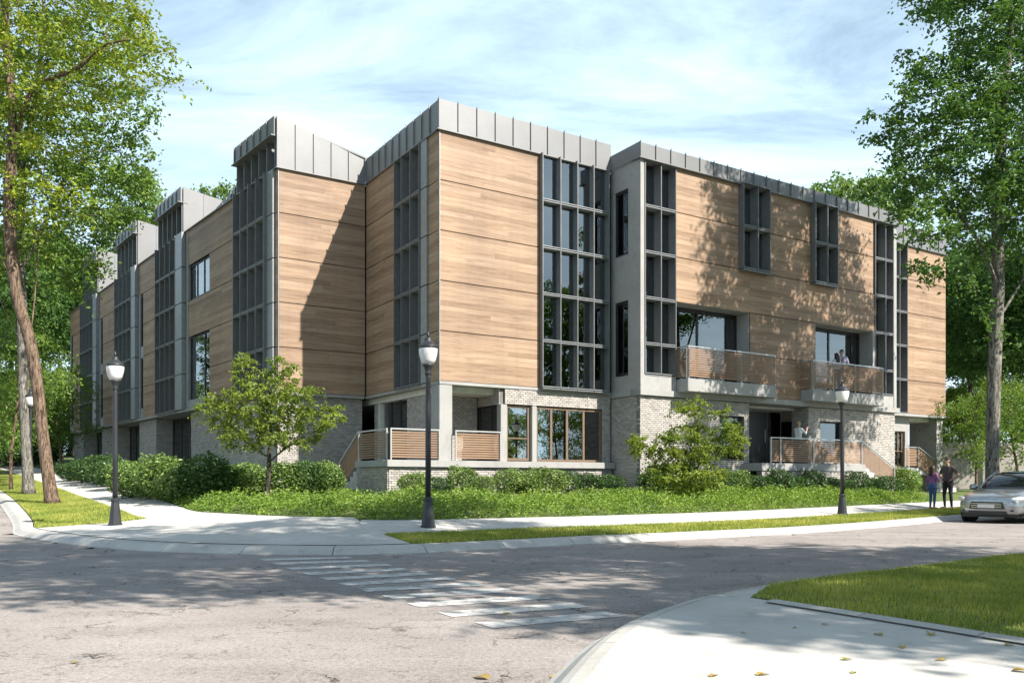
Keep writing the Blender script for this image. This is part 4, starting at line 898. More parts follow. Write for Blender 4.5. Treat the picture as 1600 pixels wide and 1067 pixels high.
for i, (x, y, rz, s) in enumerate([(-14, -16, 0.4, 1.1), (-3, -20, 2.2, 1.15), (9, -18, 3.3, 1.05), (21, -12, 5.0, 1.1), (-27, -5, 1.0, 1.1), (34, 4, 2.0, 1.1)]):
    t = dup(g1, (x, y, 0.0), rz, s); tag(t, '%s tall leafy tree of the row across the street behind the viewer' % ORD[i], 'tree', 'trees across the street')
orn = ['first', 'second', 'third', 'fourth', 'fifth', 'sixth', 'seventh', 'eighth', 'ninth', 'tenth', 'eleventh', 'twelfth', 'thirteenth', 'fourteenth', 'fifteenth', 'sixteenth', 'seventeenth', 'eighteenth', 'nineteenth', 'twentieth']
g2.location = at(215, 66); g2.location.z = 3.2; g2.scale = (1.35, 1.35, 1.68); tag(g2, 'pale leafy tree rising behind the roof dormers nearest the left woods', 'tree')
t = dup(g2, (pix(322, 70), 70, 3.0), 2.0, 1.15, 1.75); tag(t, 'pale leafy tree rising behind the second roof dormer', 'tree')
t = dup(g2, (pix(1365, 62), 62, 0.8), 4.0, 1.3, 1.8); tag(t, 'pale leafy tree rising behind the right end of the roof', 'tree')
for i, (px_, t_, s, rz) in enumerate([(-75, 44, 0.72, .3), (8, 58, 1.15, 1.2), (20, 60, 1.2, 2.5), (75, 66, 1.25, 3.9), (-110, 60, 0.8, 5.2), (110, 76, 1.35, 0.9), (165, 82, 1.35, 4.4)]):
    t = dup(g1, at(px_, t_), rz, s); tag(t, 'dark green tree in the woods beyond the wing, %s from the left' % orn[i], 'tree', 'trees of the left woods')
for i, (px_, t_, s, rz) in enumerate([(1505, 52, 1.05, .8), (1560, 47, 1.0, 2.2), (1600, 56, 1.15, 3.0), (1650, 46, 1.0, 4.2), (1470, 64, 1.2, 5.5), (1540, 68, 1.3, 1.6), (1720, 55, 1.1, 0.2)]):
    t = dup(g1, at(px_, t_), rz, s); tag(t, 'dark green tree behind the building on the right, %s in line' % orn[i], 'tree', 'trees beyond the right end')
g3.location = at(1525, 41); g3.scale = (0.8, 0.8, 0.72); tag(g3, 'low bushy tree with yellowing leaves behind the end steps', 'tree')
for i, (px_, t_, s, rz, lab) in enumerate([(1590, 43, 0.85, 1.1, 'low bushy tree to the right of the big street trunk'), (95, 48, 0.85, 2.0, 'low leafy tree by the far end of the wing'), (40, 46, 0.8, 4.0, 'low leafy tree between the two trunks on the left'), (-15, 41, 0.8, 3.0, 'low leafy tree at the left edge behind the small trunk'), (1480, 56, 0.9, 5.0, 'low leafy tree behind the garden wall on the right')]):
    t = dup(g3, at(px_, t_), rz, s); tag(t, lab, 'tree')
for i, (x, y, rz, s) in enumerate([(26, 14.5, 0.4, 0.9), (31, 17.5, 2.2, 1.0), (36, 21, 3.3, 0.95), (33, 12, 5.0, 1.0), (41, 17, 1.0, 1.05), (46, 25, 1.7, 1.1)]):
    t = dup(g3, (x, y, 0.0), rz, s); tag(t, '%s low leafy tree of the row across the street behind the viewer' % ORD[i], 'tree', 'low trees across the street')
for i, (px_, t_, s, rz) in enumerate([(-60, 70, 1.2, .3), (-5, 74, 1.3, 1.0), (45, 70, 1.2, 2.1), (85, 62, 1.1, 3.3), (115, 70, 1.2, 4.0), (20, 56, 0.9, 5.0), (70, 78, 1.4, 0.7)]):
    t = dup(g3, at(px_, t_), rz, s, s*0.8); tag(t, 'low leafy tree of the undergrowth beyond the left lawn, %s in line' % ORD[i], 'tree', 'undergrowth beyond the left lawn')
for i, (px_, t_, s, rz) in enumerate([(1500, 55, 1.0, .3), (1548, 53, 1.05, 1.9), (1590, 56, 1.1, 3.1), (1640, 53, 1.05, 4.4), (1525, 62, 1.2, 5.0)]):
    t = dup(g3, at(px_, t_), rz, s, s*0.95); tag(t, 'low leafy tree behind the brown-grey garden wall, %s in line' % ORD[i], 'tree', 'low trees behind the garden wall')
late_bushes = [(-60, 50, 2.6), (-30, 53, 2.8), (0, 56, 3.0), (28, 58, 3.0), (56, 60, 3.0), (84, 62, 3.0)]
t = dup(g3, at(17, 33.5), 5.5, 0.75, 1.0); tag(t, 'slim young tree with reddish trunk at the left edge', 'tree')
# small ornamental tree before the return face
f0 = np.array([pix(417, 23.0), 23.0, tz(pix(417, 23.0), 23.0)-0.05])
stD = [[(0, 0, 0), rel(420, 735, 23), rel(421, 700, 23), rel(424, 660, 23), rel(420, 600, 23)], [rel(420, 722, 23), rel(440, 705, 22.8), rel(462, 690, 22.6)], [rel(420, 715, 23), rel(398, 700, 23.2), rel(370, 680, 23.4)], [rel(421, 700, 23), rel(412, 640, 22.6), rel(405, 600, 22.4)]]
envD = [(rel(415, 640, 23), (1.25, 1.1, 1.05)), (rel(340, 640, 23.2), (0.75, 0.7, 0.55)), (rel(500, 655, 22.8), (0.8, 0.75, 0.6)), (rel(385, 575, 23), (0.45, 0.5, 0.5)), (rel(440, 585, 23), (0.6, 0.6, 0.55)), (rel(480, 615, 22.6), (0.6, 0.6, 0.4)), (rel(370, 680, 22.6), (0.7, 0.7, 0.35)), (rel(455, 690, 22.6), (0.8, 0.7, 0.3))]
t = make_tree('ornamental_tree', stD, envD, 1200, M['leaf_orn'], M['bark_dark'], 0.075, 0.088, 34, 0.095, 0.17, 0.24, 0.003, 13, 0.0065, 0.12)
t.location = f0; tag(t, 'small ornamental tree with one thin trunk in front of the shaded brick wall', 'tree')
f0 = np.array([pix(1075, 25.2), 25.2, tz(pix(1075, 25.2), 25.2)-0.05])
stE = [[(0, 0, 0), rel(1070, 755, 25.2), rel(1062, 725, 25.2), rel(1050, 690, 25.2)], [rel(1072, 765, 25.2), rel(1090, 730, 25), rel(1110, 690, 25)], [rel(1070, 755, 25.2), rel(1030, 730, 25.4), rel(1005, 705, 25.4)], [rel(1070, 750, 25.2), rel(1085, 700, 25.5), rel(1085, 650, 25.5)]]
envE = [(rel(1075, 700, 25.2), (1.15, 1.0, 0.75)), (rel(1000, 695, 25.4), (0.6, 0.6, 0.4)), (rel(1065, 640, 25.2), (0.35, 0.35, 0.5)), (rel(1100, 640, 25.2), (0.3, 0.3, 0.5)), (rel(1140, 690, 25), (0.6, 0.6, 0.5)), (rel(1070, 745, 24.9), (1.3, 1.0, 0.5)), (rel(1130, 655, 25), (0.4, 0.4, 0.45))]
t = make_tree('ornamental_tree', stE, envE, 850, M['leaf_orn'], M['bark_dark'], 0.07, 0.085, 46, 0.12, 0.17, 0.25, 0.003, 17, 0.0065, 0.15)
t.location = f0; tag(t, 'loose many-stemmed small tree in front of the sunlit pale brick', 'tree')
# shrubs
def shrub_kind(seed, leafmat, leaf=0.075, n=2600, w=0.62, h=0.95):
    rng = np.random.default_rng(seed); env = [((0, 0, h*0.52), (w, w, h*0.5))]
    for q in range(9):
        a = rng.uniform(0, 6.28); rr = w*rng.uniform(0.35, 0.85); env.append(((rr*math.cos(a), rr*math.sin(a), h*rng.uniform(0.3, 0.85)), (w*0.42, w*0.42, h*0.24)))
    pts = in_ellipsoids(env, n, rng, 0.72); pts = pts[pts[:, 2] > 0.03]
    root = empty('shrub'); V, F = quad_leaves(pts, leaf, rng, 0.05, 0.6, 0.9); link(bpy.data.objects.new('foliage', mesh_np('foliage', V, F, leafmat)), root)
    b = MB()
    for q in range(7):
        a = rng.uniform(0, 6.28); b.tube([(0.05*math.cos(a), 0.05*math.sin(a), -0.05), (0.2*w*math.cos(a), 0.2*w*math.sin(a), h*0.35), (0.6*w*math.cos(a), 0.6*w*math.sin(a), h*0.75)], [0.014, 0.011, 0.005], 5)
    b.build('stem', M['bark_dark'], root); return root
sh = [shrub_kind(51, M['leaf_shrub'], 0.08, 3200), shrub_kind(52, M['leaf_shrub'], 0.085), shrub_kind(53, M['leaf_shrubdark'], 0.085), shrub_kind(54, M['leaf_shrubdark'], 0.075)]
used = set()
def put_shrub(k, x, y, s, label, group, z=None):
    z = tz(x, y)-0.02 if z is None else z
    if k in used: o = dup(sh[k], (x, y, z), random.uniform(0, 6.28), s*random.uniform(.85, 1.12), s*random.uniform(0.74, 1.14))
    else: o = sh[k]; used.add(k); o.matrix_basis = T3(x, y, z) @ Matrix.Diagonal((s, s, s, 1))
    tag(o, label, 'shrub', group)
rowA = [(205, 27.5, 1.25), (232, 26.6, 1.25), (262, 25.6, 1.4), (292, 25.0, 1.45), (322, 24.6, 1.45), (352, 25.3, 1.3), (384, 25.6, 1.25), (452, 25.8, 1.1), (482, 25.9, 1.1), (508, 26.2, 1.0)]
for i, (px_, t_, s) in enumerate(rowA):
    p = at(px_, t_); put_shrub((0, 1, 1, 0, 2, 1, 0, 1, 3, 0)[i], p[0], p[1], s, 'large leafy shrub in the left bed, %s from the left' % orn[i], 'large shrubs of the left bed')
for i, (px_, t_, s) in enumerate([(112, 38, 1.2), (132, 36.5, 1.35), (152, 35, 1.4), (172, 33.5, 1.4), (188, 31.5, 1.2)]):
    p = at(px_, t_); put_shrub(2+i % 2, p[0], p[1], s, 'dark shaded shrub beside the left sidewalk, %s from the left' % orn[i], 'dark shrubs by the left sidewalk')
ca, sa = math.cos(R(32.256)), math.sin(R(32.256))
def loc2w(a, b): return (CX+a*ca-b*sa, CY+a*sa+b*ca)
for i, (a, b_, s, k) in enumerate([(-1.35, -0.95, 0.8, 1), (-0.6, -0.9, 0.78, 3), (0.3, -1.0, 0.9, 1), (1.1, -0.95, 0.72, 0), (1.9, -1.0, 0.78, 1), (2.7, -0.95, 0.85, 0), (3.5, -1.1, 1.2, 1), (4.4, -1.0, 0.85, 3), (5.2, -1.0, 0.85, 2), (6.1, -1.1, 0.9, 3)]):
    x, y = loc2w(a, b_); put_shrub(k, x, y, s, 'leafy shrub against the brick terrace wall, %s from the left' % orn[i], 'shrubs along the terrace wall')
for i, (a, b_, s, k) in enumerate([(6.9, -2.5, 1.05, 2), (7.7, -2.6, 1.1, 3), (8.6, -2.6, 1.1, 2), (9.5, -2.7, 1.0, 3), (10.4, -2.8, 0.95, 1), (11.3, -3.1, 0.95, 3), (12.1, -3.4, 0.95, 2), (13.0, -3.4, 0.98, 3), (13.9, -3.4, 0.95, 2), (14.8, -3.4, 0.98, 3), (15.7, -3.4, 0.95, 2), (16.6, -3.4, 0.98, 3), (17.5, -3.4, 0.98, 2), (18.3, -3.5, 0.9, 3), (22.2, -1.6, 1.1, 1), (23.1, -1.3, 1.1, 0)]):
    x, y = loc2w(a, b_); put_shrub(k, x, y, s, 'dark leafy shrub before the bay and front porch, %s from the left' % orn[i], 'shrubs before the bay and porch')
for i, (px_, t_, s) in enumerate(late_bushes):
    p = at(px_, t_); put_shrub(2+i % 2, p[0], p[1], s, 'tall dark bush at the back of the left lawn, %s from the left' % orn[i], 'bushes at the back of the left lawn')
# low spreading ground cover, uncountable
rng = np.random.default_rng(77)
X = rng.uniform(-13, 24, 130000); Y = rng.uniform(15, 40, 130000); d_, s_ = kdist(X, Y); db = dbed(s_)
la = (X-CX)*ca+(Y-CY)*sa; lb = -(X-CX)*sa+(Y-CY)*ca
wid = np.interp(s_, [aL-8, aL-3, aL+1, aC, aR, aR+8, aR+20, aR+26], [0.0, 0.5, 1.8, 3.2, 3.2, 2.9, 3.2, 2.0])
inb = (d_ > db+0.03) & (d_ < db+wid) & (s_ > aL-8) & (s_ < aR+27) & ~((la > -2.2) & (lb > -0.45))
X, Y, d_, db, s_ = X[inb], Y[inb], d_[inb], db[inb], s_[inb]
def vnoise(x, y, f): return np.sin(x*f*1.3+1.7*np.sin(y*f*0.9+0.6))*np.sin(y*f*1.1+1.3*np.sin(x*f*0.7+2.1))
mound = 0.30+0.13*vnoise(X, Y, 2.1)+0.05*vnoise(X, Y, 5.3); mound *= np.clip((d_-db)/0.35, 0.25, 1)
n_l = 4; base = np.column_stack([X, Y, zroad(X, Y)+rise(d_)]); base = np.repeat(base, n_l, axis=0); hh = np.repeat(np.clip(mound, 0.05, 1), n_l)*rng.uniform(0.25, 1.15, len(base))
base[:, 2] += hh; base[:, :2] += rng.normal(size=(len(base), 2))*0.035
V, F = quad_leaves(base, 0.075, rng, -0.25, 0.5, 0.6)
o = link(bpy.data.objects.new('ground_cover', mesh_np('ground_cover', V, F, M['leaf_cover']))); tag(o, 'low bright green ground cover filling the bed along the sidewalk', 'ground cover', kind='stuff')
# grass blades
def blades(name, X, Y, Z, h, wd, label):
    n = len(X); a = rng.uniform(0, 6.28, n); ln = rng.uniform(0.1, 0.6, n); hh = h*rng.uniform(0.55, 1.25, n); b0 = np.column_stack([X, Y, Z]); sd = np.column_stack([np.cos(a), np.sin(a), np.zeros(n)])*wd
    a2 = a+1.57+rng.normal(size=n)*0.6; tip = b0+np.column_stack([np.cos(a2)*ln*hh, np.sin(a2)*ln*hh, hh])
    V = np.stack([b0-sd, b0+sd, tip], 1).reshape(-1, 3); F = np.arange(3*n).reshape(-1, 3)
    o = link(bpy.data.objects.new(name, mesh_np(name, V, F, M['grass']))); tag(o, label, 'grass', kind='stuff')
def inpoly(x, y, poly):
    ins = np.zeros(len(x), bool); n = len(poly)
    for i in range(n):
        (x1, y1), (x2, y2) = poly[i], poly[(i+1) % n]
        c = ((y1 > y) != (y2 > y)) & (x < (x2-x1)*(y-y1)/((y2-y1) or 1e-9)+x1); ins ^= c
    return ins
X = rng.uniform(2.0, 13, 420000); Y = rng.uniform(3.0, 17.5, 420000); m_ = inpoly(X, Y, lp) & (X/np.maximum(Y, .1) < 0.72); X, Y = X[m_], Y[m_]
blades('lawn_grass', X, Y, np.full(len(X), 0.13), 0.042*(1+0.35*vnoise(X, Y, 1.7)+0.2*vnoise(X, Y, 6.1)), 0.0048, 'short green lawn grass at the near right corner')
sV = rng.uniform(Karc[i0], Karc[near_i(30, 41.5)], 330000); dV = 0.43+rng.uniform(0, 1, 330000)*(dver(sV)-0.44); keep = (sV < aL-0.02) | (sV > aR+0.02); sV, dV = sV[keep], dV[keep]
px_ = np.interp(sV, Karc, K[:, 0]); py_ = np.interp(sV, Karc, K[:, 1]); nx_ = np.interp(sV, Karc, KN[:, 0]); ny_ = np.interp(sV, Karc, KN[:, 1])
X = px_+nx_*dV; Y = py_+ny_*dV; m_ = (Y < 46); X, Y, dV = X[m_], Y[m_], dV[m_]
blades('verge_grass', X, Y, zroad(X, Y)+rise(dV)-0.005, 0.065, 0.009, 'sunlit strip of grass between kerb and sidewalk')

# ------------------------------------------------------------------ street lamps
def make_lamp():
    r = empty('street_lamp')
    MB().lathe([(0.155, 0), (0.155, 0.05), (0.135, 0.07), (0.125, 0.16), (0.105, 0.36), (0.085, 0.52), (0.085, 0.55), (0.095, 0.56), (0.095, 0.60), (0.06, 0.63)], 12).build('base', M['lamp'], r)
    MB().lathe([(0.058, 0.62), (0.056, 1.6), (0.05, 3.02), (0.05, 3.05)], 14).build('pole', M['lamp'], r, smooth=True)
    MB().lathe([(0.05, 3.04), (0.075, 3.06), (0.06, 3.10), (0.085, 3.20), (0.115, 3.235), (0.115, 3.26), (0.09, 3.265)], 16).build('collar', M['lamp'], r, smooth=True)
    MB().lathe([(0.112, 3.262), (0.15, 3.34), (0.178, 3.45), (0.188, 3.54), (0.186, 3.585)], 20).build('globe', M['opal'], r, smooth=True)
    c = MB().lathe([(0.195, 3.575), (0.205, 3.60), (0.195, 3.62), (0.13, 3.68), (0.085, 3.715), (0.07, 3.75), (0.075, 3.765), (0.045, 3.79), (0.02, 3.80)], 20).build('cap', M['lamp'], r, smooth=True)
    MB().lathe([(0.02, 3.795), (0.03, 3.82), (0.034, 3.845), (0.022, 3.875), (0.008, 3.90), (0.004, 3.93)], 10).build('finial', M['lamp'], c, smooth=True)
    return r
lamp = make_lamp()
def copy_tree(o, parent=None):
    c = o.copy(); COL.objects.link(c); c.parent = parent
    for ch in o.children: copy_tree(ch, c)
    return c
for i, (px_, t_, lab) in enumerate([(669, 16.8, 'dark iron street lamp in front of the building corner, nearest of all'), (180, 18.9, 'dark iron street lamp on the left verge in front of the fins'), (48, 31.0, 'small distant street lamp between the two left tree trunks'), (1316, 24.3, 'street lamp on the right verge in front of the far balcony')]):
    o = lamp if i == 0 else copy_tree(lamp); x = pix(px_, t_); o.location = (x, t_, [0.08, 0.24, 0.61, 0.095][i]); o.rotation_euler.z = i*0.7
    o.location.z = tz(x, t_)-0.01; tag(o, lab, 'street lamp', 'street lamps')

# ------------------------------------------------------------------ garden wall and fallen leaves
gw = bx('garden_wall', 0, 9.5, 0, 0.25, 0, 2.6, M['garden'], None, T3(pix(1438, 47), 47, 0.7) @ Matrix.Rotation(R(8), 4, 'Z')); 
tag(gw, 'plain brown-grey garden wall behind the end column', 'wall')
def leaf_mesh(seed):
    r_ = random.Random(seed); pr = [(0, 0), (0.15, 0.18), (0.3, 0.26), (0.5, 0.24), (0.75, 0.13), (1, 0)]; b = MB(); n = len(pr)
    vs = [(x, 0, 0.06*math.sin(x*3.1)+0.0) for x, y in pr]+[(x, y, 0.10*y/0.26+0.05*math.sin(x*5)) for x, y in pr[1:-1]]+[(x, -y, 0.16*y/0.26+0.04*math.cos(x*4)) for x, y in pr[1:-1]]
    fs = [(0, 1, n)]+[(i, i+1, n+i, n+i-1) for i in range(1, n-2)]+[(n-2, n-1, 2*n-3)]; k = 2*n-2
    fs += [(0, k, 1)]+[(i, k+i-1, k+i, i+1) for i in range(1, n-2)]+[(n-2, k+n-3, n-1)]
    return b.add(vs, fs).mesh('fallen_leaf', M['dry'])
lms = [leaf_mesh(i) for i in range(3)]
spots = [(930, 1022, .10), (912, 1030, .11), (950, 1005, .10), (965, 993, .07), (1000, 975, .08), (1022, 965, .07), (883, 1046, .09), (900, 1040, .06), (112, 1037, .07), (765, 1062, .13), (786, 960, .10), (870, 1057, .06),
         (1182, 1055, .10), (1378, 993, .10), (1315, 1031, .09), (1480, 1031, .08), (1580, 1047, .11), (1410, 1009, .09), (1110, 1057, .08), (1332, 1052, .07), (1455, 989, .12), (1285, 976, .07), (1245, 980, .05), (1570, 1008, .08), (1158, 989, .05)]
for i, (px_, py_, s) in enumerate(spots):
    g = gnd((px_, py_), 0.0 if i < 12 else 0.13); x, y = g; z = 0.006 if i < 12 else 0.131
    o = link(bpy.data.objects.new('fallen_leaf', lms[i % 3]), None, T3(x, y, z) @ Matrix.Rotation(random.uniform(0, 6.28), 4, 'Z') @ Matrix.Scale(s, 4))
    rk = sorted(range(12) if i < 12 else range(12, 25), key=lambda q: spots[q][0]).index(i)
    tag(o, ('dry yellow-brown leaf fallen on the road, %s from the left' if i < 12 else 'curled leaf fallen on the pale near sidewalk, %s from the left') % orn[rk], 'leaf', 'leaves on the road' if i < 12 else 'leaves on the near sidewalk')
# ------------------------------------------------------------------ people
SKIN = m_plain('skin', (0.42, 0.25, 0.17), 0.55); 
def cloth(name, c): return m_speckle(name, tuple(x*0.8 for x in c), c, 14, 0.9, fine=120, bs=0.2)
EYE = m_plain('eye_dark', (0.03, 0.025, 0.02), 0.3); LIP = m_plain('lip', (0.33, 0.13, 0.11), 0.5)
def capsule_bm(bm, p0, r0, p1, r1, n=12):
    p0, p1 = Vector(p0), Vector(p1); d = p1-p0; L = d.length; q = d.to_track_quat('Z', 'Y').to_matrix().to_4x4() if L > 1e-5 else I4
    prof = [(r0*math.sin(a), -r0*math.cos(a)) for a in np.linspace(0.12, math.pi/2, 5)]+[(r1*math.sin(a), L+r1*math.cos(a)) for a in np.linspace(math.pi/2, 0.12, 5)]
    rings = []
    for r_, z in prof: rings.append([bm.verts.new(p0+q.to_3x3() @ Vector((r_*math.cos(2*math.pi*i/n), r_*math.sin(2*math.pi*i/n), z))) for i in range(n)])
    for a, b in zip(rings[:-1], rings[1:]):
        for i in range(n): bm.faces.new((a[i], a[(i+1) % n], b[(i+1) % n], b[i]))
    bm.faces.new(rings[0][::-1]); bm.faces.new(rings[-1])
def remeshed(name, caps, mats, voxel=0.011, smooth=4):
    bm = bmesh.new()
    for c in caps: capsule_bm(bm, *c[:4])
    me = bpy.data.meshes.new(name+'_in'); bm.to_mesh(me); bm.free(); o = bpy.data.objects.new(name+'_in', me); COL.objects.link(o)
    md = o.modifiers.new('r', 'REMESH'); md.mode = 'VOXEL'; md.voxel_size = voxel; md.use_smooth_shade = True
    ms = o.modifiers.new('s', 'SMOOTH'); ms.iterations = smooth; ms.factor = 0.4
    ev = o.evaluated_get(bpy.context.evaluated_depsgraph_get()); out = bpy.data.meshes.new_from_object(ev); out.name = name
    bpy.data.objects.remove(o); bpy.data.meshes.remove(me); out.materials.clear()
    for m_ in mats: out.materials.append(m_)
    n = len(out.polygons); C_ = np.zeros(n*3); out.polygons.foreach_get('center', C_); C_ = C_.reshape(-1, 3); best = np.full(n, 1e9); mi = np.zeros(n, dtype=np.int32)
    for p0, r0, p1, r1, k in caps:
        a, b = np.array(p0, float), np.array(p1, float); d = b-a; L2 = max(d@d, 1e-9); t_ = np.clip(((C_-a)@d)/L2, 0, 1); ds = np.linalg.norm(C_-a-t_[:, None]*d, axis=1)-(r0+(r1-r0)*t_)
        m_ = ds < best; best[m_] = ds[m_]; mi[m_] = k
    out.polygons.foreach_set('material_index', mi); out.polygons.foreach_set('use_smooth', np.ones(n, bool)); return out
def hand(caps, wrist, fwd, side, nrm, s, k=0, curl=0.3):
    """palm, four unequal bent fingers and a thumb from the side of the palm"""
    w_, f_, sd, nm = Vector(wrist), Vector(fwd).normalized(), Vector(side).normalized(), Vector(nrm).normalized()
    for o_ in (-0.022, 0.0, 0.022): caps.append((w_+sd*o_*0.7*s, 0.014*s, w_+f_*0.085*s+sd*o_*s, 0.012*s, k))
    for o_, L in ((-0.033, 0.058), (-0.011, 0.078), (0.011, 0.082), (0.033, 0.072)):
        a = w_+f_*0.085*s+sd*o_*s; m_ = a+(f_*(1-curl*0.4)+nm*curl*0.6)*L*0.55*s; e = m_+(f_*(1-curl)+nm*curl)*L*0.5*s
        caps.append((a, 0.0095*s, m_, 0.009*s, k)); caps.append((m_, 0.009*s, e, 0.0075*s, k))
    a = w_+f_*0.03*s+sd*0.03*s; m_ = a+(f_*0.5+sd*0.8)*0.04*s; caps.append((a, 0.012*s, m_, 0.0105*s, k)); caps.append((m_, 0.0105*s, m_+(f_*0.9+sd*0.25)*0.032*s, 0.0085*s, k))
def person(label, loc, rz, H=1.75, top=None, legs=None, shoe=None, haircol=(0.03, 0.02, 0.015), longhair=False, arms=None, female=False, shorts=False, cap=False, sleeve=0.5, stance=0.10, lean=0.0):
    s = H/1.75; c = []; V3 = lambda x, y, z: Vector((x*s, (y+lean*max(0, z-0.9))*s, z*s)); q = 0.9 if female else 1.0
    add = lambda p, r0, p2, r1, k: c.append((p, r0*s, p2, r1*s, k))
    # 0 skin, 1 top, 2 legs, 3 shoes, 4 eyes, 5 lips
    add(V3(-0.13*q, 0, 1.405), 0.068, V3(0.13*q, 0, 1.405), 0.068, 1)
    for sx in (-1, 1):
        add(V3(sx*0.085*q, 0.005, 1.36), 0.098, V3(sx*0.085*q, 0.01, 1.26), 0.105*q, 1); add(V3(sx*0.085*q, 0.01, 1.26), 0.104*q, V3(sx*0.06*q, 0, 1.08), 0.095*q, 1); add(V3(sx*0.06*q, 0, 1.08), 0.096*q, V3(sx*0.075, 0, 0.98), 0.108, 1)
        if female: add(V3(sx*0.075, 0.07, 1.26), 0.06, V3(sx*0.075, 0.06, 1.23), 0.06, 1)
        add(V3(sx*0.075, -0.01, 0.955), 0.113, V3(sx*0.085, -0.02, 0.88), 0.108, 2)
        x0_, x1_ = sx*0.088, sx*stance
        kn, an = V3(x1_*0.97, 0.015, 0.49), V3(x1_, -0.02, 0.09)
        kneek = 0 if shorts else 2
        hip = V3(x0_, 0, 0.88)
        mid = hip.lerp(kn, 0.5)
        add(hip, 0.093, mid, 0.078, 2); add(mid, 0.077, kn, 0.058, kneek); add(kn, 0.056, kn.lerp(an, 0.35), 0.055, kneek); add(kn.lerp(an, 0.35), 0.055, an, 0.038, kneek)
        add(V3(x1_, -0.05, 0.04), 0.038, V3(x1_*1.1, 0.09, 0.038), 0.037, 3); add(V3(x1_*1.1, 0.09, 0.036), 0.037, V3(x1_*1.18, 0.16, 0.03), 0.028, 3); add(an, 0.036, V3(x1_, -0.03, 0.05), 0.04, 3)
    add(V3(0, -0.005, 1.44), 0.056, V3(0, 0.012, 1.545), 0.05, 0)
    hd = lambda x, y, z: V3(x, y+0.02, z)
    add(hd(0, -0.012, 1.655), 0.082, hd(0, 0.0, 1.63), 0.078, 0); add(hd(0, 0.02, 1.60), 0.064, hd(0, 0.045, 1.565), 0.042, 0); add(hd(0, 0.075, 1.645), 0.011, hd(0, 0.092, 1.612), 0.013, 0)
    for sx in (-1, 1):
        add(hd(sx*0.078, -0.005, 1.645), 0.013, hd(sx*0.076, -0.002, 1.61), 0.01, 0); add(hd(sx*0.03, 0.07, 1.645), 0.0095, hd(sx*0.032, 0.07, 1.645), 0.0095, 4)
    add(hd(-0.018, 0.077, 1.578), 0.0075, hd(0.018, 0.077, 1.578), 0.0075, 5)
    for sx in (-1, 1):
        el, wr = arms[0 if sx < 0 else 1]; sh_ = V3(sx*0.175*q, 0, 1.405); el = V3(*el); wr = V3(*wr)
        cut = sh_.lerp(el, min(1, sleeve)); add(sh_, 0.058, cut, 0.052, 1); add(cut, 0.046, el, 0.040, 0 if sleeve < 1 else 1)
        add(el, 0.041, el.lerp(wr, 0.4), 0.041, 0 if sleeve < 1.5 else 1); add(el.lerp(wr, 0.4), 0.041, wr, 0.027, 0 if sleeve < 2 else 1)
        f_ = (wr-el).normalized(); sd = Vector((0, 0, 1)).cross(f_) if abs(f_.z) < 0.8 else Vector((0, 1, 0)); sd = sd.normalized() if sd.length > 0.1 else Vector((0, 1, 0))
        hand(c, wr, f_, sd, f_.cross(sd)*sx, s)
    root = empty('person', loc, rz); mats = [SKIN, top, legs, shoe, EYE, LIP]
    link(bpy.data.objects.new('body', remeshed('body', c, mats)), root)
    hm = m_island('hair', [haircol, tuple(x*1.5 for x in haircol)], 0.55, 90, 0.6); h = []
    ah = lambda p, r0, p2, r1: h.append((p, r0*s, p2, r1*s, 0))
    ah(hd(0, -0.022, 1.668), 0.086, hd(0, -0.035, 1.64), 0.082); ah(hd(-0.03, 0.03, 1.70), 0.045, hd(0.03, 0.03, 1.70), 0.045)
    if longhair:
        for sx in (-1, 0, 1): ah(hd(sx*0.05, -0.06, 1.63), 0.055, hd(sx*0.06, -0.10, 1.36), 0.045)
        for sx in (-1, 1): ah(hd(sx*0.075, 0.0, 1.66), 0.025, hd(sx*0.09, -0.02, 1.42), 0.028)
    else:
        for sx in (-1, 1): ah(hd(sx*0.072, -0.03, 1.67), 0.022, hd(sx*0.07, -0.04, 1.60), 0.018)
    link(bpy.data.objects.new('hair', remeshed('hair', h, [hm], 0.012, 2)), root)
    if cap:
        g = []; a2 = lambda p, r0, p2, r1: g.append((p, r0*s, p2, r1*s, 0)); a2(hd(0, -0.01, 1.70), 0.084, hd(0, -0.012, 1.69), 0.088)
        for sx in (-1, 0, 1): a2(hd(sx*0.045, 0.05, 1.70), 0.013, hd(sx*0.035, 0.155-abs(sx)*0.02, 1.688), 0.009)
        link(bpy.data.objects.new('cap', remeshed('cap', g, [cloth('cap_cloth', (0.03, 0.03, 0.033))], 0.012, 2)), root)
    tag(root, label, 'person'); return root
DARK = cloth('dark_jeans', (0.022, 0.022, 0.028)); BROWN = cloth('taupe_shirt', (0.10, 0.075, 0.075)); PURP = cloth('purple_top', (0.22, 0.09, 0.22)); JEAN = cloth('blue_jeans', (0.05, 0.10, 0.22)); WHITE = cloth('white_shirt', (0.72, 0.72, 0.72)); GREYS = cloth('grey_shorts', (0.13, 0.13, 0.125)); LAV = cloth('lavender_shirt', (0.42, 0.38, 0.50)); SHOE = m_plain('shoe_leather', (0.04, 0.032, 0.028), 0.5); TANS = m_plain('tan_shoe', (0.24, 0.13, 0.07), 0.6)
hang = lambda sx: ((sx*0.235, -0.02, 1.13), (sx*0.25, 0.05, 0.90))
hip_ = lambda sx: ((sx*0.36, -0.06, 1.16), (sx*0.19, 0.05, 1.00))
x, y = pix(1481, 29.7), 29.7
person('man in taupe T-shirt, dark jeans and cap with hands on hips on the sidewalk', (x, y, tz(x, y)+0.012), R(115), 1.80, BROWN, DARK, SHOE, arms=(hip_(-1), hip_(1)), cap=True, sleeve=0.7, stance=0.13)
x, y = pix(1457, 29.3), 29.3
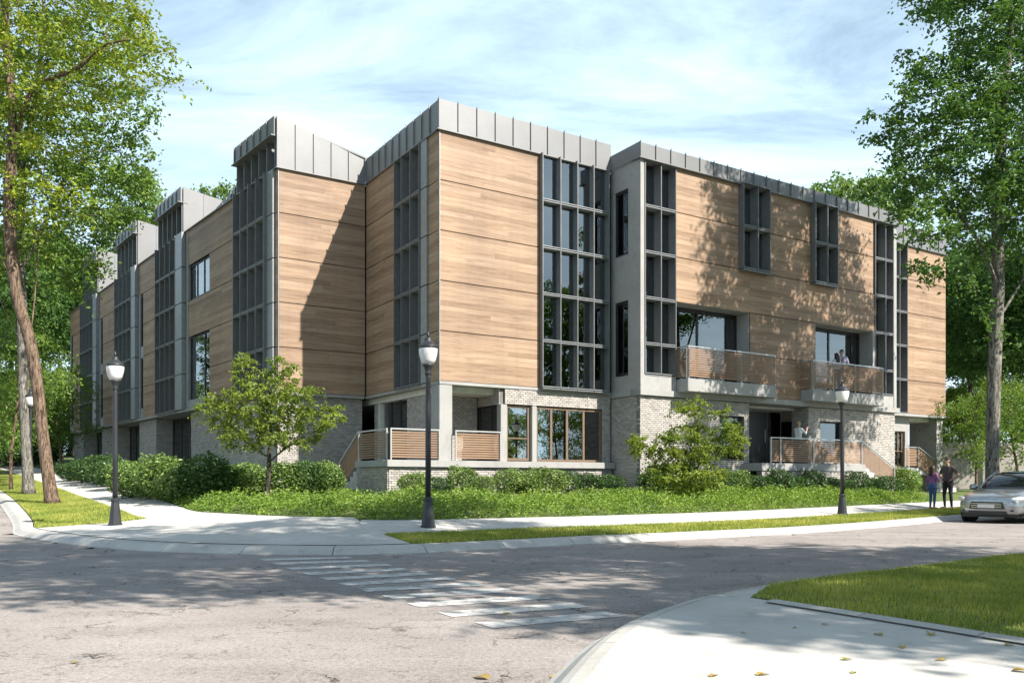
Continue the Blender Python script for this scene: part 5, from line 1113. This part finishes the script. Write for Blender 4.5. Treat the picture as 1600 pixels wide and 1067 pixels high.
person('girl in purple top and blue jeans with long dark hair on the sidewalk', (x, y, tz(x, y)+0.012), R(-60), 1.50, PURP, JEAN, TANS, longhair=True, arms=(hang(-1), ((0.24, 0.03, 1.14), (0.14, 0.20, 1.10))), female=True, sleeve=2.0, stance=0.085)
x, y = loc2w(14.75, BY-0.45)
person('blond woman in white shirt and grey shorts raising her hand on the front porch', (x, y, 1.842), R(-55), 1.68, WHITE, GREYS, TANS, (0.30, 0.20, 0.11), arms=(((-0.22, 0.16, 1.20), (-0.12, 0.36, 1.36)), ((0.22, 0.17, 1.22), (0.12, 0.40, 1.42))), female=True, shorts=True, sleeve=1.6)
x, y = loc2w(17.75, BY-0.20)
person('man in lavender shirt standing on the right balcony', (x, y, 4.802), R(150), 1.80, LAV, DARK, SHOE, arms=(((-0.26, 0.02, 1.14), (-0.2, 0.2, 1.06)), ((0.27, 0.05, 1.15), (0.12, 0.24, 1.14))), sleeve=1.6)
x, y = loc2w(17.35, BY-0.26)
person('dark-haired woman in white top beside the man on the right balcony', (x, y, 4.802), R(20), 1.62, WHITE, JEAN, TANS, longhair=True, arms=(((-0.25, 0.06, 1.15), (-0.15, 0.25, 1.10)), ((0.25, 0.05, 1.15), (0.14, 0.24, 1.10))), female=True, sleeve=1.0)

# ------------------------------------------------------------------ car
PAINT = m_plain('car_paint', (0.30, 0.315, 0.33), 0.24, 0.75, 0.5, 0.8); CGLASS = m_plain('car_glass', (0.012, 0.014, 0.016), 0.04, 0.0, 0.8); RUB = m_plain('tyre_rubber', (0.02, 0.02, 0.02), 0.85); RIM = m_plain('rim_alloy', (0.45, 0.45, 0.46), 0.3, 0.9); BLK = m_plain('car_black', (0.012, 0.012, 0.013), 0.4); HEAD = m_plain('headlight_lens', (0.62, 0.64, 0.66), 0.08, 0.2, 0.8); CHR = m_plain('chrome', (0.6, 0.6, 0.6), 0.12, 1.0); RED = m_plain('tail_light', (0.3, 0.01, 0.01), 0.15)
def loft(secs, name, mat, parent, closed=True):
    """secs: list of equally long point lists, mirrored in y"""
    b = MB(); n = len(secs[0])
    full = [[(x_, -y_, z_) for (x_, y_, z_) in s_[::-1]]+[p for p in s_] for s_ in secs]; m_ = 2*n; vs = [p for f_ in full for p in f_]; fs = []
    for i in range(len(secs)-1):
        for k in range(m_-1): fs.append((i*m_+k, i*m_+k+1, (i+1)*m_+k+1, (i+1)*m_+k))
        fs.append((i*m_+m_-1, i*m_, (i+1)*m_, (i+1)*m_+m_-1))
    fs += [tuple(range(m_))[::-1], tuple(range((len(secs)-1)*m_, len(secs)*m_))]
    o = b.add(vs, fs).build(name, mat, parent, smooth=True); ms = o.modifiers.new('s', 'SUBSURF'); ms.levels = 2; ms.render_levels = 2; return o
car = empty('car', (0, 0, 0)); L = 4.6
def sec(x_, w_, zb, zs_, zt, crown=0.03): return [(x_, 0.001, zt+crown), (x_, w_*0.55, zt+crown*0.6), (x_, w_*0.86, zt), (x_, w_*0.98, zs_), (x_, w_, (zb+zs_)/2+0.05), (x_, w_*0.98, zb+0.1), (x_, w_*0.88, zb), (x_, 0.001, zb)]
loft([sec(-0.02, 0.62, 0.34, 0.56, 0.66), sec(0.05, 0.76, 0.24, 0.60, 0.73), sec(0.25, 0.85, 0.21, 0.68, 0.80), sec(0.7, 0.90, 0.2, 0.76, 0.89), sec(1.25, 0.92, 0.2, 0.82, 0.97), sec(2.3, 0.93, 0.2, 0.86, 0.99), sec(3.4, 0.92, 0.2, 0.90, 1.02), sec(4.2, 0.88, 0.24, 0.92, 1.03), sec(4.55, 0.78, 0.34, 0.86, 0.98), sec(4.62, 0.66, 0.40, 0.78, 0.90)], 'body', PAINT, car)
def csec(x_, wb, wt, zb, zt): return [(x_, 0.001, zt), (x_, wt*0.7, zt-0.005), (x_, wt, zt-0.05), (x_, (wt+wb)/2+0.02, (zt+zb)/2), (x_, wb, zb), (x_, 0.001, zb)]
loft([csec(1.12, 0.74, 0.70, 0.90, 0.985), csec(1.55, 0.80, 0.66, 0.92, 1.27), csec(2.0, 0.83, 0.66, 0.93, 1.455), csec(2.9, 0.83, 0.66, 0.95, 1.47), csec(3.7, 0.80, 0.62, 0.96, 1.36), csec(4.25, 0.74, 0.60, 0.97, 1.06)], 'window_band', CGLASS, car)
loft([[(1.92, 0.001, 1.462), (1.92, 0.5, 1.458), (1.92, 0.64, 1.43), (1.92, 0.62, 1.40), (1.92, 0.001, 1.40)], [(2.9, 0.001, 1.492), (2.9, 0.5, 1.487), (2.9, 0.665, 1.45), (2.9, 0.63, 1.41), (2.9, 0.001, 1.41)], [(3.75, 0.001, 1.375), (3.75, 0.48, 1.37), (3.75, 0.63, 1.33), (3.75, 0.6, 1.30), (3.75, 0.001, 1.30)]], 'roof', PAINT, car)
for sy in (-1, 1):
    MB().tube([(1.22, sy*0.70, 0.97), (1.6, sy*0.67, 1.22), (1.98, sy*0.60, 1.42)], 0.026, 8).build('pillar', PAINT, car, smooth=True)
    MB().tube([(2.75, sy*0.80, 0.98), (2.78, sy*0.725, 1.22), (2.8, sy*0.63, 1.42)], 0.03, 8).build('pillar', BLK, car, smooth=True)
    o = MB().tube([(0.06, sy*0.52, 0.63), (0.09, sy*0.64, 0.655), (0.20, sy*0.775, 0.68), (0.42, sy*0.855, 0.72)], [0.03, 0.062, 0.066, 0.02], 10).build('headlight', HEAD, car, smooth=True)
    MB().tube([(0.03, sy*0.53, 0.36), (0.05, sy*0.64, 0.37), (0.14, sy*0.74, 0.375)], [0.02, 0.045, 0.02], 8).build('fog_lamp', BLK, car, smooth=True)
    m_ = MB().lathe([(0.02, -0.12), (0.075, -0.09), (0.095, 0), (0.075, 0.09), (0.02, 0.12)], 12, T3(1.48, sy*0.99, 1.0) @ Matrix.Rotation(R(90), 4, 'X')).build('wing_mirror', PAINT, car, smooth=True)
    MB().tube([(4.5, sy*0.62, 0.80), (4.56, sy*0.70, 0.79), (4.42, sy*0.82, 0.80)], [0.03, 0.06, 0.03], 8).build('tail_lamp', RED, car, smooth=True)
    MB().box(2.55, 2.72, sy*0.925-0.012, sy*0.925+0.012, 0.80, 0.83).build('door_handle', CHR, car)
    for wx in (0.88, 3.68):
        Mw = T3(wx, sy*0.80, 0.335) @ Matrix.Rotation(R(90*-sy), 4, 'X')
        wh = MB().lathe([(0.21, -0.11), (0.30, -0.12), (0.335, -0.09), (0.338, 0.09), (0.30, 0.125), (0.22, 0.12)], 28, Mw).build('wheel', RUB, car, smooth=True)
        MB().lathe([(0.345, 0.02), (0.40, 0.02), (0.40, 0.128), (0.36, 0.132)], 28, Mw).build('wheel_arch', BLK, car, smooth=True)
        b = MB().lathe([(0.05, 0.10), (0.05, 0.135), (0.035, 0.14)], 12, Mw).lathe([(0.19, 0.08), (0.222, 0.125), (0.205, 0.13), (0.185, 0.1)], 24, Mw)
        for k in range(5): b.box(0.04, 0.20, -0.022, 0.022, 0.105, 0.125, Mw @ Matrix.Rotation(k*2*math.pi/5, 4, 'Z'))
        b.build('rim', RIM, wh)
MB().prism([(-0.46, 0.40), (0.46, 0.40), (0.40, 0.60), (-0.40, 0.60)], 'x', -0.055, 0.02).build('grille', BLK, car)
for z in (0.45, 0.50, 0.55): MB().box(-0.062, -0.0555, -0.40, 0.40, z-0.006, z+0.006).build('grille_bar', CHR, car)
MB().box(-0.03, 0.1, -0.5, 0.5, 0.25, 0.33).build('lower_intake', BLK, car); MB().box(-0.072, -0.063, -0.22, 0.22, 0.43, 0.53).build('number_plate', m_plain('plate_white', (0.6, 0.6, 0.6), 0.5), car)
MB().box(0.3, 4.3, -0.8, 0.8, 0.16, 0.24).build('underbody', BLK, car)
car.matrix_basis = T3(13.25, 23.55, 0.0) @ Matrix.Rotation(R(38), 4, 'Z')
tag(car, 'silver grey car driving out of the right edge of the road', 'car')
